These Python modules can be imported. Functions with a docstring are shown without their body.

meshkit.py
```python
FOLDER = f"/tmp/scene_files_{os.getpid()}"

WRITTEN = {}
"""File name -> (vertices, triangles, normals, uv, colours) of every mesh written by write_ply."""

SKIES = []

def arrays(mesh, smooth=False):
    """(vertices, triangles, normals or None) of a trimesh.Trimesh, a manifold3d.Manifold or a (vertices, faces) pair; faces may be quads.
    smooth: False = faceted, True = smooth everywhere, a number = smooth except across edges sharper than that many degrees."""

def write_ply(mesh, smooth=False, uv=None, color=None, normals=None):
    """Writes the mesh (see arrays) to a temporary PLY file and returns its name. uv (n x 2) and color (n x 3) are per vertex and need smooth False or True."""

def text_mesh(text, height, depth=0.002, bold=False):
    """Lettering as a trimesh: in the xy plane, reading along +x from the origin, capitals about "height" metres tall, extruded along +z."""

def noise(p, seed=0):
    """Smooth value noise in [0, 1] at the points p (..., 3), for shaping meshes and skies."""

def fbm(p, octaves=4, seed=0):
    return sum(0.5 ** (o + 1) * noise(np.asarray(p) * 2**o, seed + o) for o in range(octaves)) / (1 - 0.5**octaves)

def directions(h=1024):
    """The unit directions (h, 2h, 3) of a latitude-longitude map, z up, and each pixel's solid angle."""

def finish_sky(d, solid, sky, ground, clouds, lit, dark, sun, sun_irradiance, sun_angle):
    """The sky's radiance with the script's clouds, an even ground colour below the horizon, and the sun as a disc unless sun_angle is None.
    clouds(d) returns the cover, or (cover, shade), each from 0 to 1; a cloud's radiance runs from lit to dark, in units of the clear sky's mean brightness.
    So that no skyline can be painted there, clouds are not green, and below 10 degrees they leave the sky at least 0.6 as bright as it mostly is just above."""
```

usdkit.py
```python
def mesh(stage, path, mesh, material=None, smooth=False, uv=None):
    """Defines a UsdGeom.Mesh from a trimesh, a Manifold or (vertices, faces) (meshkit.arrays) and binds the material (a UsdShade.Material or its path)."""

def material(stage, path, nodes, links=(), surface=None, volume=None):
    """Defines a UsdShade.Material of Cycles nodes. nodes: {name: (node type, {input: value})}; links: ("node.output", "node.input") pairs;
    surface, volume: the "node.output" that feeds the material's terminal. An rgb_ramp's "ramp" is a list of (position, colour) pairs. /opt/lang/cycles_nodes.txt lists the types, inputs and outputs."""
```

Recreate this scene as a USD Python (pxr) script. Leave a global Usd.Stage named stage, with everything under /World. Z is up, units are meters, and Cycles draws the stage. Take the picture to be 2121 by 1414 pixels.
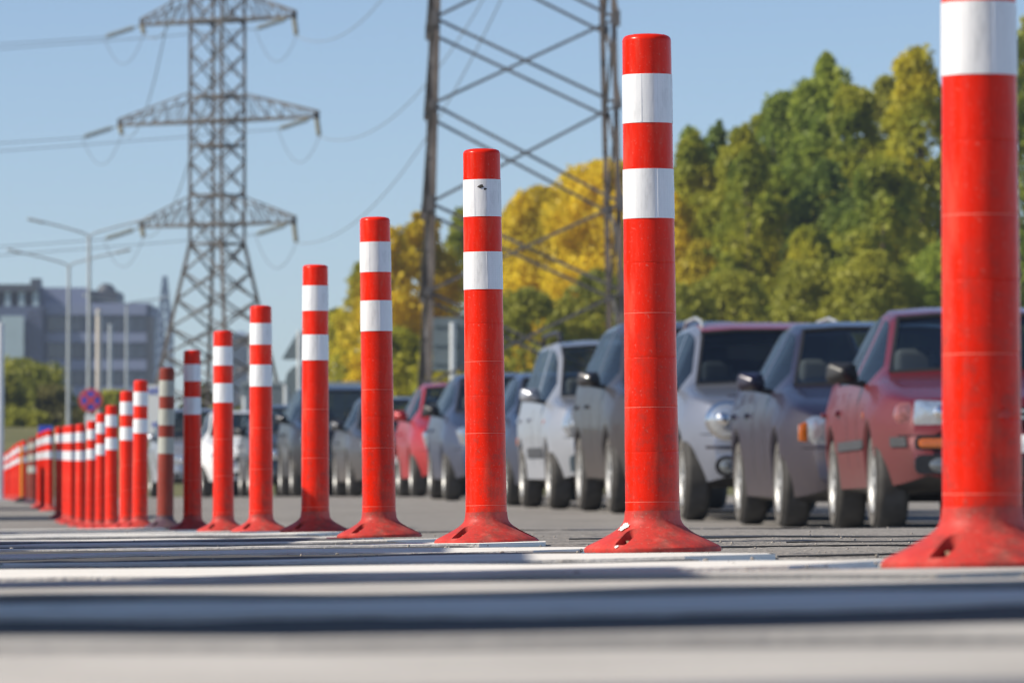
import math
import numpy as np
import trimesh
import manifold3d as m3
import shapely.geometry as sg
from scipy.interpolate import PchipInterpolator
from scipy.spatial import Delaunay
from scipy.ndimage import gaussian_filter1d
import usdkit
import meshkit
from pxr import Usd, UsdGeom, UsdLux, UsdShade, Sdf, Gf, Vt

stage = Usd.Stage.CreateInMemory()
UsdGeom.SetStageUpAxis(stage, 'Z')
UsdGeom.SetStageMetersPerUnit(stage, 1.0)
UsdGeom.Xform.Define(stage, '/World')
UsdGeom.Scope.Define(stage, '/World/Looks')

# ------------------------------------------------------------------ camera, sky, sun, exposure
# eye at the origin, a hand's breadth above the road; 200 mm lens tilted up a little
FPX = 11783.0                       # focal length in pixels of the 2121 px wide photograph
TILT = math.atan(313.0 / FPX)
cam = UsdGeom.Camera.Define(stage, '/World/camera')
cam.AddRotateXOp().Set(90.0 + math.degrees(TILT))
cam.CreateHorizontalApertureAttr(36.0)
cam.CreateVerticalApertureAttr(24.0)
cam.CreateFocalLengthAttr(200.0)
cam.CreateClippingRangeAttr(Gf.Vec2f(0.05, 20000.0))
cam.CreateFStopAttr(17.5)
cam.CreateFocusDistanceAttr(9.8)
cam.CreateExposureAttr(0.42)

SUN_EL = math.radians(37.0)
sx, sy = -0.97, -0.245
n_ = math.hypot(sx, sy)
SUN = np.array([sx / n_ * math.cos(SUN_EL), sy / n_ * math.cos(SUN_EL), math.sin(SUN_EL)])
SKY_STRENGTH = 0.097
SUN_INTENSITY = 1.15
dome = UsdLux.DomeLight.Define(stage, '/World/sky')
sky_mat = usdkit.material(stage, '/World/Looks/sky_air', {
    's': ('sky_texture', {'sky_type': 'single_scattering', 'sun_disc': False, 'sun_elevation': SUN_EL,
                          'sun_rotation': math.atan2(SUN[0], SUN[1]), 'altitude': 100.0, 'air_density': 0.6,
                          'aerosol_density': 0.55, 'ozone_density': 2.1}),
    'b': ('background_shader', {'strength': SKY_STRENGTH})}, [('s.color', 'b.color')], surface='b.background')
UsdShade.MaterialBindingAPI.Apply(dome.GetPrim()).Bind(sky_mat)
dome.GetPrim().SetCustomDataByKey('kind', 'structure')
dome.GetPrim().SetCustomDataByKey('label', 'clear pale blue autumn sky')
sun = UsdLux.DistantLight.Define(stage, '/World/sun')
sun.CreateNormalizeAttr(True)
sun.CreateIntensityAttr(SUN_INTENSITY)
sun.CreateAngleAttr(0.5)
sun.CreateColorAttr(Gf.Vec3f(1.0, 0.92, 0.79))
q = Gf.Rotation(Gf.Vec3d(0, 0, 1), Gf.Vec3d(*map(float, SUN)))
sun.AddTransformOp().Set(Gf.Matrix4d().SetRotate(q))


def at(x, y, d):
    """Point at the distance d along the view axis that the photograph shows at pixel (x, y)."""
    u, v = (x - 1060.5) / FPX, (707.0 - y) / FPX
    t = d / (math.cos(TILT) - v * math.sin(TILT))
    return np.array([u * t, d, t * (math.sin(TILT) + v * math.cos(TILT))])


# ------------------------------------------------------------------ prims
used = {}


def numbered(parent, name):
    k = (parent, name)
    used[k] = used.get(k, -1) + 1
    return f'{parent}/{name}' + (f'_{used[k]:03d}' if used[k] else '')


def tag(prim, label=None, cat=None, group=None, kind=None):
    p = prim.GetPrim() if hasattr(prim, 'GetPrim') else prim
    for k, v in (('label', label), ('category', cat), ('group', group), ('kind', kind)):
        if v:
            p.SetCustomDataByKey(k, v)
    return p


def mat4(loc=(0, 0, 0), rz=0.0, lean=(0.0, 0.0), s=1.0):
    m = Gf.Matrix4d().SetScale(float(s))
    m *= Gf.Matrix4d().SetRotate(Gf.Rotation(Gf.Vec3d(0, 0, 1), math.degrees(rz)))
    m *= Gf.Matrix4d().SetRotate(Gf.Rotation(Gf.Vec3d(0, 1, 0), lean[0]))
    m *= Gf.Matrix4d().SetRotate(Gf.Rotation(Gf.Vec3d(1, 0, 0), lean[1]))
    return m * Gf.Matrix4d().SetTranslate(Gf.Vec3d(*map(float, loc)))


def thing(name, label, cat, m=None, group=None):
    x = UsdGeom.Xform.Define(stage, numbered('/World', name))
    x.AddTransformOp().Set(m if m is not None else mat4())
    tag(x, label, cat, group)
    return x


def obj(name, mesh, mat, parent=None, smooth=False, label=None, kind=None, uv=None):
    path = numbered(str(parent.GetPath()) if parent is not None else '/World', name)
    p = usdkit.mesh(stage, path, mesh, mat, smooth=smooth, uv=uv)
    tag(p, label, None, None, kind)
    return p


def dup(src, label, m, group=None):
    base = src.GetPath().name.split('_0')[0]
    x = UsdGeom.Xform.Define(stage, numbered('/World', base))
    x.GetPrim().GetReferences().AddInternalReference(src.GetPath())
    a = x.GetPrim().CreateAttribute('xformOp:transform', Sdf.ValueTypeNames.Matrix4d)
    a.Set(m)
    x.GetPrim().SetInstanceable(True)
    tag(x, label, None, group)
    return x


# ------------------------------------------------------------------ materials
LK = '/World/Looks/'


def plain(name, col, rough=0.5, metal=0.0, spec=0.5, coat=0.0, var=0.12, scale=6.0, bump=0.0, bscale=40.0):
    nodes = {'g': ('geometry', {}), 'n': ('noise_texture', {'scale': scale, 'detail': 5.0, 'roughness': 0.6}),
             'r': ('rgb_ramp', {'ramp': [(0.25, tuple(c * (1 - var) for c in col)), (0.75, tuple(min(1, c * (1 + var)) for c in col))]}),
             'p': ('principled_bsdf', {'roughness': rough, 'metallic': metal, 'specular_ior_level': spec, 'coat_weight': coat, 'coat_roughness': 0.06})}
    links = [('g.position', 'n.vector'), ('n.fac', 'r.fac'), ('r.color', 'p.base_color')]
    if bump:
        nodes['bn'] = ('noise_texture', {'scale': bscale, 'detail': 4.0})
        nodes['b'] = ('bump', {'strength': 0.6, 'distance': bump})
        links += [('g.position', 'bn.vector'), ('bn.fac', 'b.height'), ('b.normal', 'p.normal')]
    return usdkit.material(stage, LK + name, nodes, links, surface='p.BSDF')


def red_plastic(name, col, faded, rough, dust):
    """Sun-faded plastic, with fine scratches, and grime and tyre rubber that thin out upwards."""
    nodes = {
        'g': ('geometry', {}), 'o': ('object_info', {}),
        'tc': ('texture_coordinate', {}), 'sx': ('separate_xyz', {}),
        'm': ('mapping', {'scale': (1.0, 1.0, 0.25)}),
        'n': ('noise_texture', {'scale': 22.0, 'detail': 6.0, 'roughness': 0.65}),
        'r': ('rgb_ramp', {'ramp': [(0.25, tuple(c * 0.82 for c in col)), (0.5, col), (0.72, faded)]}),
        'n2': ('noise_texture', {'scale': 260.0, 'detail': 3.0}),
        'r2': ('rgb_ramp', {'ramp': [(0.62, (0, 0, 0)), (0.78, (dust, dust, dust))]}),
        'mx': ('mix_color', {'fac': 0.0, 'b': (0.45, 0.32, 0.26)}),
        'gh': ('map_range', {'from_min': 0.50, 'from_max': 0.02, 'to_min': 0.06, 'to_max': 1.0, 'clamp': True}),
        'gn': ('noise_texture', {'scale': 34.0, 'detail': 7.0, 'roughness': 0.7}),
        'gr': ('map_range', {'from_min': 0.48, 'from_max': 0.72, 'to_min': 0.0, 'to_max': 0.75, 'clamp': True}),
        'gm': ('math', {'math_type': 'multiply'}),
        'mg': ('mix_color', {'b': (0.10, 0.06, 0.05)}),
        'rr': ('map_range', {'from_min': 0.3, 'from_max': 0.8, 'to_min': rough * 0.7, 'to_max': min(1.0, rough * 1.6)}),
        'ov': ('map_range', {'from_min': 0.0, 'from_max': 1.0, 'to_min': 0.86, 'to_max': 1.04}),
        'hs': ('hsv', {}),
        'bn': ('noise_texture', {'scale': 55.0, 'detail': 4.0}),
        'b': ('bump', {'strength': 0.5, 'distance': 0.0014}),
        'p': ('principled_bsdf', {'specular_ior_level': 0.2}),
    }
    links = [('tc.object', 'm.vector'), ('m.vector', 'n.vector'), ('n.fac', 'r.fac'), ('tc.object', 'n2.vector'), ('n2.fac', 'r2.fac'),
             ('r2.color', 'mx.fac'), ('r.color', 'mx.a'), ('tc.object', 'sx.vector'), ('sx.z', 'gh.value'), ('tc.object', 'gn.vector'), ('gn.fac', 'gr.value'),
             ('gh.result', 'gm.value1'), ('gr.result', 'gm.value2'), ('gm.value', 'mg.fac'), ('mx.result', 'mg.a'), ('o.random', 'ov.value'), ('ov.result', 'hs.value'),
             ('mg.result', 'hs.color'), ('hs.color', 'p.base_color'), ('n.fac', 'rr.value'), ('rr.result', 'p.roughness'),
             ('m.vector', 'bn.vector'), ('bn.fac', 'b.height'), ('b.normal', 'p.normal')]
    return usdkit.material(stage, LK + name, nodes, links, surface='p.BSDF')


def film(name, col, dirt):
    """Reflective tape: faint honeycomb cells, wrinkles and scratches."""
    return usdkit.material(stage, LK + name, {
        'tc': ('texture_coordinate', {}), 'm': ('mapping', {'scale': (1.0, 1.0, 0.35)}),
        'n': ('noise_texture', {'scale': 28.0, 'detail': 7.0, 'roughness': 0.7}),
        'r': ('rgb_ramp', {'ramp': [(0.30, tuple(c * dirt for c in col)), (0.48, col), (0.75, tuple(min(0.84, c * 1.05) for c in col))]}),
        'v': ('voronoi_texture', {'scale': 300.0, 'feature': 'distance_to_edge', 'randomness': 0.15}),
        'vr': ('rgb_ramp', {'ramp': [(0.0, (0.86, 0.86, 0.87)), (0.08, (1, 1, 1))]}),
        'mu': ('mix', {'mix_type': 'multiply', 'fac': 0.8}),
        'w': ('noise_texture', {'scale': 30.0, 'detail': 3.0}), 'b': ('bump', {'strength': 0.6, 'distance': 0.0035}),
        'p': ('principled_bsdf', {'roughness': 0.36, 'specular_ior_level': 0.4})},
        [('tc.object', 'm.vector'), ('m.vector', 'n.vector'), ('n.fac', 'r.fac'), ('tc.object', 'v.vector'), ('v.distance', 'vr.fac'), ('r.color', 'mu.color1'), ('vr.color', 'mu.color2'),
         ('mu.color', 'p.base_color'), ('m.vector', 'w.vector'), ('w.fac', 'b.height'), ('b.normal', 'p.normal')], surface='p.BSDF')


RED = red_plastic('red_plastic', (0.80, 0.021, 0.006), (0.70, 0.085, 0.05), 0.24, 0.3)
FOOT = red_plastic('red_rubber_foot', (0.55, 0.050, 0.040), (0.56, 0.14, 0.11), 0.5, 0.6)
OLD_RED = red_plastic('faded_brown_red_plastic', (0.22, 0.036, 0.024), (0.26, 0.07, 0.05), 0.32, 0.3)
OLD_FOOT = red_plastic('dark_dirty_foot', (0.085, 0.05, 0.07), (0.12, 0.08, 0.09), 0.6, 0.5)
WHITE_FILM = film('white_reflective_film', (0.74, 0.755, 0.775), 0.72)
GREY_FILM = film('old_grey_reflective_film', (0.36, 0.37, 0.33), 0.6)
SEAM = plain('worn_seam', (0.80, 0.17, 0.12), 0.5, var=0.1)
BOLT = plain('dusty_bolt', (0.30, 0.22, 0.15), 0.6, metal=0.3, var=0.3, scale=60)
SCUFF = plain('dark_scuff', (0.05, 0.045, 0.04), 0.8, var=0.4, scale=80)
WHITE_SPLASH = plain('white_paint_splash', (0.8, 0.79, 0.77), 0.6, var=0.08, scale=60)
GREY_STEEL = plain('galvanised_steel', (0.40, 0.43, 0.45), 0.45, metal=0.35, var=0.15, scale=3)
LIGHT_STEEL = plain('pale_painted_steel', (0.55, 0.58, 0.60), 0.45, metal=0.2, var=0.1, scale=3)
SIGN_BACK = plain('sign_back_steel', (0.16, 0.20, 0.22), 0.5, metal=0.2, var=0.15, scale=3)
TYRE = plain('tyre_rubber', (0.035, 0.033, 0.031), 0.75, var=0.5, scale=12)
TYRE_DUST = plain('dusty_sidewall', (0.10, 0.092, 0.082), 0.85, var=0.3, scale=12)
RIM = plain('wheel_alloy', (0.42, 0.42, 0.41), 0.45, metal=0.5, var=0.15, scale=18)
BLACK = plain('black_trim', (0.018, 0.018, 0.02), 0.45, var=0.2)
CABIN = plain('cabin_dark', (0.045, 0.047, 0.052), 0.7, var=0.2)
SEAT = plain('seat_cloth', (0.13, 0.128, 0.125), 0.85, var=0.2)
LAMP = plain('headlamp_reflector', (0.72, 0.75, 0.77), 0.16, metal=0.75, var=0.25, scale=35, coat=1.0, bump=0.006, bscale=28)
BULB = plain('lamp_bulb_chrome', (0.9, 0.9, 0.9), 0.06, metal=1.0, var=0.02)
AMBER = plain('amber_lens', (0.62, 0.14, 0.01), 0.15, coat=1.0, var=0.2, scale=40)
PINK_LENS = plain('corner_lens', (0.55, 0.20, 0.18), 0.12, metal=0.3, coat=1.0, var=0.5, scale=45)
DARK_LAMP = plain('fog_lamp_glass', (0.22, 0.24, 0.25), 0.1, metal=0.5, coat=1.0, var=0.3, scale=30)
CHROME = plain('chrome', (0.7, 0.7, 0.7), 0.12, metal=1.0, var=0.04)
CONCRETE = plain('concrete', (0.36, 0.35, 0.33), 0.85, var=0.2, scale=4)
RUST = plain('weathered_pylon_steel', (0.115, 0.11, 0.108), 0.7, metal=0.2, var=0.45, scale=1.6)
RUST_LEG = plain('rusty_leg_steel', (0.165, 0.138, 0.118), 0.75, metal=0.2, var=0.5, scale=1.2)
INSUL = plain('glass_insulators', (0.145, 0.14, 0.095), 0.55, var=0.2, scale=8)
WIRE = plain('wire_aluminium', (0.20, 0.235, 0.28), 0.8, metal=0.0, spec=0.2, var=0.05)
BARK = plain('bark', (0.11, 0.085, 0.06), 0.9, var=0.4, scale=4)
BIRCH = plain('birch_bark', (0.42, 0.40, 0.36), 0.85, var=0.4, scale=5)
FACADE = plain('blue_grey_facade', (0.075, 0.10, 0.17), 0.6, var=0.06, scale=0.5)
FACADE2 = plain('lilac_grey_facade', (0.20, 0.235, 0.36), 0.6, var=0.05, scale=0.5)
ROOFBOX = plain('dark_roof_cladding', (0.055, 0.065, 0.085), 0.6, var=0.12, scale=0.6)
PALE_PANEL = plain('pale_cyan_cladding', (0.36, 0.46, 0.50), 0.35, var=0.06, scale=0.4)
WIN_DARK = plain('dark_window_glass', (0.03, 0.045, 0.07), 0.08, var=0.2, scale=0.7, coat=0.5)
WIN_MID = plain('reflecting_window_glass', (0.05, 0.07, 0.10), 0.08, var=0.25, scale=0.6, coat=0.5)
FENCE = plain('grey_blue_metal_sheet', (0.25, 0.29, 0.32), 0.5, var=0.08, scale=1.0)
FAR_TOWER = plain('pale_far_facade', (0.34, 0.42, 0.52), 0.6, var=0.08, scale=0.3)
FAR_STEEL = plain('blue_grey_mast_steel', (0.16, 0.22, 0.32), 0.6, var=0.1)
SIGN_RED = plain('sign_red', (0.62, 0.06, 0.06), 0.4, var=0.05)
SIGN_BLUE = plain('sign_blue', (0.04, 0.08, 0.50), 0.4, var=0.05)
SIGN_WHITE = plain('sign_white', (0.78, 0.79, 0.80), 0.45, var=0.03)
YELLOW = plain('yellow_paint', (0.70, 0.42, 0.03), 0.5, var=0.08)
ORANGE = plain('orange_paint', (0.85, 0.28, 0.02), 0.45, var=0.08)
BARRIER_RED = plain('barrier_red_plastic', (0.62, 0.05, 0.03), 0.45, var=0.12)
BARRIER_WHITE = plain('barrier_white_plastic', (0.72, 0.72, 0.70), 0.5, var=0.1)


def car_paint(name, col, metallic=0.35, dust=0.5, rough=0.28):
    """Clear-coated paint with road dust that lies thickest on the lower flanks."""
    nodes = {
        'g': ('geometry', {}), 's': ('separate_xyz', {}),
        'n': ('noise_texture', {'scale': 5.0, 'detail': 6.0, 'roughness': 0.65}),
        'h': ('map_range', {'from_min': 0.62, 'from_max': -0.1, 'to_min': 0.02, 'to_max': 1.0, 'clamp': True}),
        'a': ('math', {'math_type': 'multiply', 'value2': dust}),
        'nr': ('map_range', {'from_min': 0.25, 'from_max': 0.75, 'to_min': 0.72, 'to_max': 1.08, 'clamp': True}),
        'a2': ('math', {'math_type': 'multiply'}),
        'sn': ('separate_xyz', {}), 'ab': ('math', {'math_type': 'absolute'}),
        'nf': ('map_range', {'from_min': 0.35, 'from_max': 1.0, 'to_min': 0.28, 'to_max': 1.0, 'clamp': True}), 'fl': ('map_range', {'from_min': 0.35, 'from_max': 1.0, 'to_min': 0.0, 'to_max': 0.13 if dust > 0.1 else 0.0, 'clamp': True}), 'ad': ('math', {'math_type': 'add'}), 'me': ('map_range', {'from_min': 0.0, 'from_max': 0.4, 'to_min': metallic, 'to_max': 0.0, 'clamp': True}), 'sp': ('map_range', {'from_min': 0.05, 'from_max': 0.4, 'to_min': 0.5, 'to_max': 0.12, 'clamp': True}), 'a3': ('math', {'math_type': 'multiply'}),
        'd': ('mix_color', {'a': col, 'b': (0.125, 0.108, 0.095)}),
        'bf': ('mix_color', {'b': (0.05, 0.05, 0.055)}),
        'ro': ('map_range', {'from_min': 0.0, 'from_max': 0.35, 'to_min': rough, 'to_max': 0.85, 'clamp': True}),
        'co': ('map_range', {'from_min': 0.0, 'from_max': 0.22, 'to_min': 0.6, 'to_max': 0.0, 'clamp': True}),
        'p': ('principled_bsdf', {'coat_roughness': 0.05}),
    }
    links = [('g.position', 's.vector'), ('s.z', 'h.value'), ('h.result', 'a.value1'), ('g.position', 'n.vector'), ('n.fac', 'nr.value'),
             ('nr.result', 'a2.value1'), ('a.value', 'a3.value1'), ('g.normal', 'sn.vector'), ('sn.x', 'ab.value1'), ('ab.value', 'nf.value'), ('nf.result', 'a3.value2'), ('a3.value', 'ad.value1'), ('ab.value', 'fl.value'), ('fl.result', 'ad.value2'), ('ad.value', 'a2.value2'), ('a2.value', 'd.fac'), ('a2.value', 'me.value'), ('me.result', 'p.metallic'), ('a2.value', 'sp.value'), ('sp.result', 'p.specular_ior_level'), ('d.result', 'bf.a'), ('g.backfacing', 'bf.fac'),
             ('bf.result', 'p.base_color'), ('a2.value', 'ro.value'), ('ro.result', 'p.roughness'), ('a2.value', 'co.value'), ('co.result', 'p.coat_weight')]
    return usdkit.material(stage, LK + name, nodes, links, surface='p.BSDF')


def glass_pane(name, tint, k=0.5):
    return usdkit.material(stage, LK + name, {
        't': ('transparent_bsdf', {'color': tint}), 'g': ('glossy_bsdf', {'color': (1, 1, 1), 'roughness': 0.03}),
        'f': ('fresnel', {'IOR': 1.5}), 'k': ('math', {'math_type': 'multiply', 'value2': k}), 'm': ('mix_closure', {})},
        [('f.fac', 'k.value1'), ('k.value', 'm.fac'), ('t.BSDF', 'm.closure1'), ('g.BSDF', 'm.closure2')], surface='m.closure')


GLASS = glass_pane('car_glass', (0.60, 0.66, 0.68))
SCREEN = glass_pane('windscreen_glass', (0.55, 0.62, 0.64), 1.3)
GLASS_DARK = glass_pane('tinted_car_glass', (0.20, 0.24, 0.27))


def leaves(name, ramp, clump=0.35):
    nodes = {'g': ('geometry', {}), 'n': ('noise_texture', {'scale': clump, 'detail': 3.0}),
             'a': ('math', {'math_type': 'multiply_add', 'value2': 0.42}),
             'nn': ('map_range', {'from_min': 0.3, 'from_max': 0.7, 'to_min': 0.0, 'to_max': 0.6, 'clamp': True}),
             'r': ('rgb_ramp', {'ramp': ramp}), 'd': ('principled_bsdf', {'roughness': 0.55, 'specular_ior_level': 0.3}),
             't': ('translucent_bsdf', {}), 'm': ('mix_closure', {'fac': 0.48})}
    links = [('g.position', 'n.vector'), ('n.fac', 'nn.value'), ('g.random_per_island', 'a.value1'), ('nn.result', 'a.value3'), ('a.value', 'r.fac'),
             ('r.color', 'd.base_color'), ('r.color', 't.color'), ('d.BSDF', 'm.closure1'), ('t.BSDF', 'm.closure2')]
    return usdkit.material(stage, LK + name, nodes, links, surface='m.closure')


LEAF = {
    'yellow': leaves('yellow_leaves', [(0.0, (0.44, 0.37, 0.03)), (0.3, (0.74, 0.57, 0.025)), (0.7, (0.86, 0.70, 0.035)), (1.0, (0.88, 0.76, 0.09))]),
    'mixed': leaves('yellow_green_leaves', [(0.0, (0.19, 0.25, 0.03)), (0.35, (0.42, 0.41, 0.035)), (0.65, (0.64, 0.53, 0.03)), (1.0, (0.80, 0.60, 0.03))]),
    'green': leaves('green_leaves', [(0.0, (0.16, 0.24, 0.04)), (0.4, (0.33, 0.39, 0.05)), (0.75, (0.50, 0.51, 0.055)), (1.0, (0.68, 0.60, 0.055))]),
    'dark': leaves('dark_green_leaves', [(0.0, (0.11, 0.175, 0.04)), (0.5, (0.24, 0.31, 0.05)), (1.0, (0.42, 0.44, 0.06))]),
    'olive': leaves('olive_leaves', [(0.0, (0.22, 0.24, 0.035)), (0.5, (0.42, 0.41, 0.05)), (1.0, (0.58, 0.50, 0.06))]),
    'brown': leaves('brown_olive_leaves', [(0.0, (0.10, 0.10, 0.032)), (0.5, (0.20, 0.185, 0.05)), (1.0, (0.34, 0.30, 0.07))]),
}

ASPHALT = usdkit.material(stage, LK + 'worn_asphalt', {
    'g': ('geometry', {}),
    'n1': ('noise_texture', {'scale': 1.1, 'detail': 6.0, 'roughness': 0.6}),
    'r1': ('rgb_ramp', {'ramp': [(0.3, (0.19, 0.178, 0.165)), (0.7, (0.30, 0.282, 0.262))]}),
    'v': ('voronoi_texture', {'scale': 130.0}),
    'r2': ('rgb_ramp', {'ramp': [(0.0, (0.45, 0.45, 0.45)), (0.5, (1.0, 1.0, 1.0)), (1.0, (1.7, 1.66, 1.6))]}),
    'mu': ('mix', {'mix_type': 'multiply', 'fac': 0.8}),
    'sv': ('voronoi_texture', {'scale': 0.35, 'feature': 'distance_to_edge', 'detail': 3.0}),
    'sr': ('rgb_ramp', {'ramp': [(0.0, (0.4, 0.4, 0.4)), (0.004, (0.6, 0.6, 0.6)), (0.010, (1, 1, 1))]}),
    'm2': ('mix', {'mix_type': 'multiply', 'fac': 0.75}),
    'b': ('bump', {'strength': 0.7, 'distance': 0.004}),
    'p': ('principled_bsdf', {'roughness': 0.85, 'specular_ior_level': 0.3})},
    [('g.position', 'n1.vector'), ('g.position', 'v.vector'), ('g.position', 'sv.vector'), ('n1.fac', 'r1.fac'), ('v.color', 'r2.fac'), ('r1.color', 'mu.color1'), ('r2.color', 'mu.color2'),
     ('sv.distance', 'sr.fac'), ('mu.color', 'm2.color1'), ('sr.color', 'm2.color2'), ('m2.color', 'p.base_color'), ('v.distance', 'b.height'), ('b.normal', 'p.normal')],
    surface='p.BSDF')
DARK_ASPHALT = plain('dark_island_asphalt', (0.085, 0.084, 0.084), 0.8, spec=0.35, var=0.25, scale=14, bump=0.004, bscale=120)
PAINT = usdkit.material(stage, LK + 'worn_white_road_paint', {
    'g': ('geometry', {}),
    'n1': ('noise_texture', {'scale': 9.0, 'detail': 8.0, 'roughness': 0.7}),
    'r1': ('rgb_ramp', {'ramp': [(0.28, (0.40, 0.38, 0.35)), (0.40, (0.74, 0.71, 0.66)), (0.7, (0.82, 0.80, 0.76))]}),
    'v': ('noise_texture', {'scale': 150.0, 'detail': 3.0}),
    'b': ('bump', {'strength': 0.5, 'distance': 0.003}),
    'p': ('principled_bsdf', {'roughness': 0.75, 'specular_ior_level': 0.3})},
    [('g.position', 'n1.vector'), ('g.position', 'v.vector'), ('n1.fac', 'r1.fac'), ('r1.color', 'p.base_color'), ('v.fac', 'b.height'), ('b.normal', 'p.normal')], surface='p.BSDF')
WORN = plain('worn_thin_road_paint', (0.46, 0.44, 0.41), 0.8, var=0.2, scale=7, bump=0.002, bscale=120)
TAR = plain('tar_seal', (0.030, 0.030, 0.032), 0.6, var=0.3, scale=20)
GRASS = usdkit.material(stage, LK + 'dry_grass', {
    'g': ('geometry', {}), 'n': ('noise_texture', {'scale': 0.6, 'detail': 7.0, 'roughness': 0.7}),
    'r': ('rgb_ramp', {'ramp': [(0.3, (0.05, 0.055, 0.018)), (0.5, (0.11, 0.11, 0.03)), (0.7, (0.19, 0.16, 0.06))]}),
    'p': ('principled_bsdf', {'roughness': 0.9})},
    [('g.position', 'n.vector'), ('n.fac', 'r.fac'), ('r.color', 'p.base_color')], surface='p.BSDF')


# ------------------------------------------------------------------ mesh helpers
def rot_to(a, b):
    d = (b - a) / np.linalg.norm(b - a)
    u = np.array([0, 0, 1.0]) if abs(d[2]) < 0.9 else np.array([1.0, 0, 0])
    s = np.cross(u, d)
    s /= np.linalg.norm(s)
    return s, np.cross(d, s), d


def bar(a, b, w, h=None):
    """A square bar from a to b."""
    a, b, h = np.asarray(a, float), np.asarray(b, float), h or w
    s, t, d = rot_to(a, b)
    c = [(-1, -1), (1, -1), (1, 1), (-1, 1)]
    v = [p + s * w / 2 * i + t * h / 2 * j for p in (a, b) for i, j in c]
    f = [[0, 3, 2, 1], [4, 5, 6, 7]] + [[i, (i + 1) % 4, (i + 1) % 4 + 4, i + 4] for i in range(4)]
    f = np.array(f)
    return trimesh.Trimesh(np.array(v), np.vstack([f[:, [0, 1, 2]], f[:, [0, 2, 3]]]), process=False)


def tube(pts, r, sides=6):
    pts = np.asarray(pts, float)
    n = len(pts)
    t = np.gradient(pts, axis=0)
    t /= np.linalg.norm(t, axis=1, keepdims=True)
    ref = np.array([0, 0, 1.0]) if abs(t[0, 2]) < 0.9 else np.array([1.0, 0, 0])
    s = np.cross(np.broadcast_to(ref, t.shape), t)
    s /= np.linalg.norm(s, axis=1, keepdims=True) + 1e-12
    u = np.cross(t, s)
    r = np.broadcast_to(r, (n,))
    ang = np.arange(sides) * 2 * math.pi / sides
    v = pts[:, None] + r[:, None, None] * (np.cos(ang)[None, :, None] * s[:, None] + np.sin(ang)[None, :, None] * u[:, None])
    v = np.vstack([v.reshape(-1, 3), pts[:1], pts[-1:]])
    i, j = np.meshgrid(np.arange(n - 1), np.arange(sides), indexing='ij')
    qd = np.stack([i * sides + j, i * sides + (j + 1) % sides, (i + 1) * sides + (j + 1) % sides, (i + 1) * sides + j], -1).reshape(-1, 4)
    k = np.arange(sides)
    c0 = np.stack([np.full(sides, n * sides), (k + 1) % sides, k], 1)
    c1 = np.stack([np.full(sides, n * sides + 1), (n - 1) * sides + k, (n - 1) * sides + (k + 1) % sides], 1)
    return trimesh.Trimesh(v, np.vstack([qd[:, [0, 1, 2]], qd[:, [0, 2, 3]], c0, c1]), process=False)


def box(lo, hi):
    m = trimesh.creation.box(extents=np.subtract(hi, lo))
    m.apply_translation(np.add(lo, hi) / 2)
    return m


def rbox(lo, hi, r=0.02):
    """A box with rounded edges."""
    lo, hi = np.array(lo, float) + r, np.array(hi, float) - r
    return m3.Manifold.batch_hull([m3.Manifold.sphere(r, 12).translate([x, y, z]) for x in (lo[0], hi[0]) for y in (lo[1], hi[1]) for z in (lo[2], hi[2])])


def tm(man):
    m = man.to_mesh()
    return trimesh.Trimesh(m.vert_properties[:, :3], m.tri_verts, process=False)


def cat(ms):
    return trimesh.util.concatenate(ms)


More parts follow.
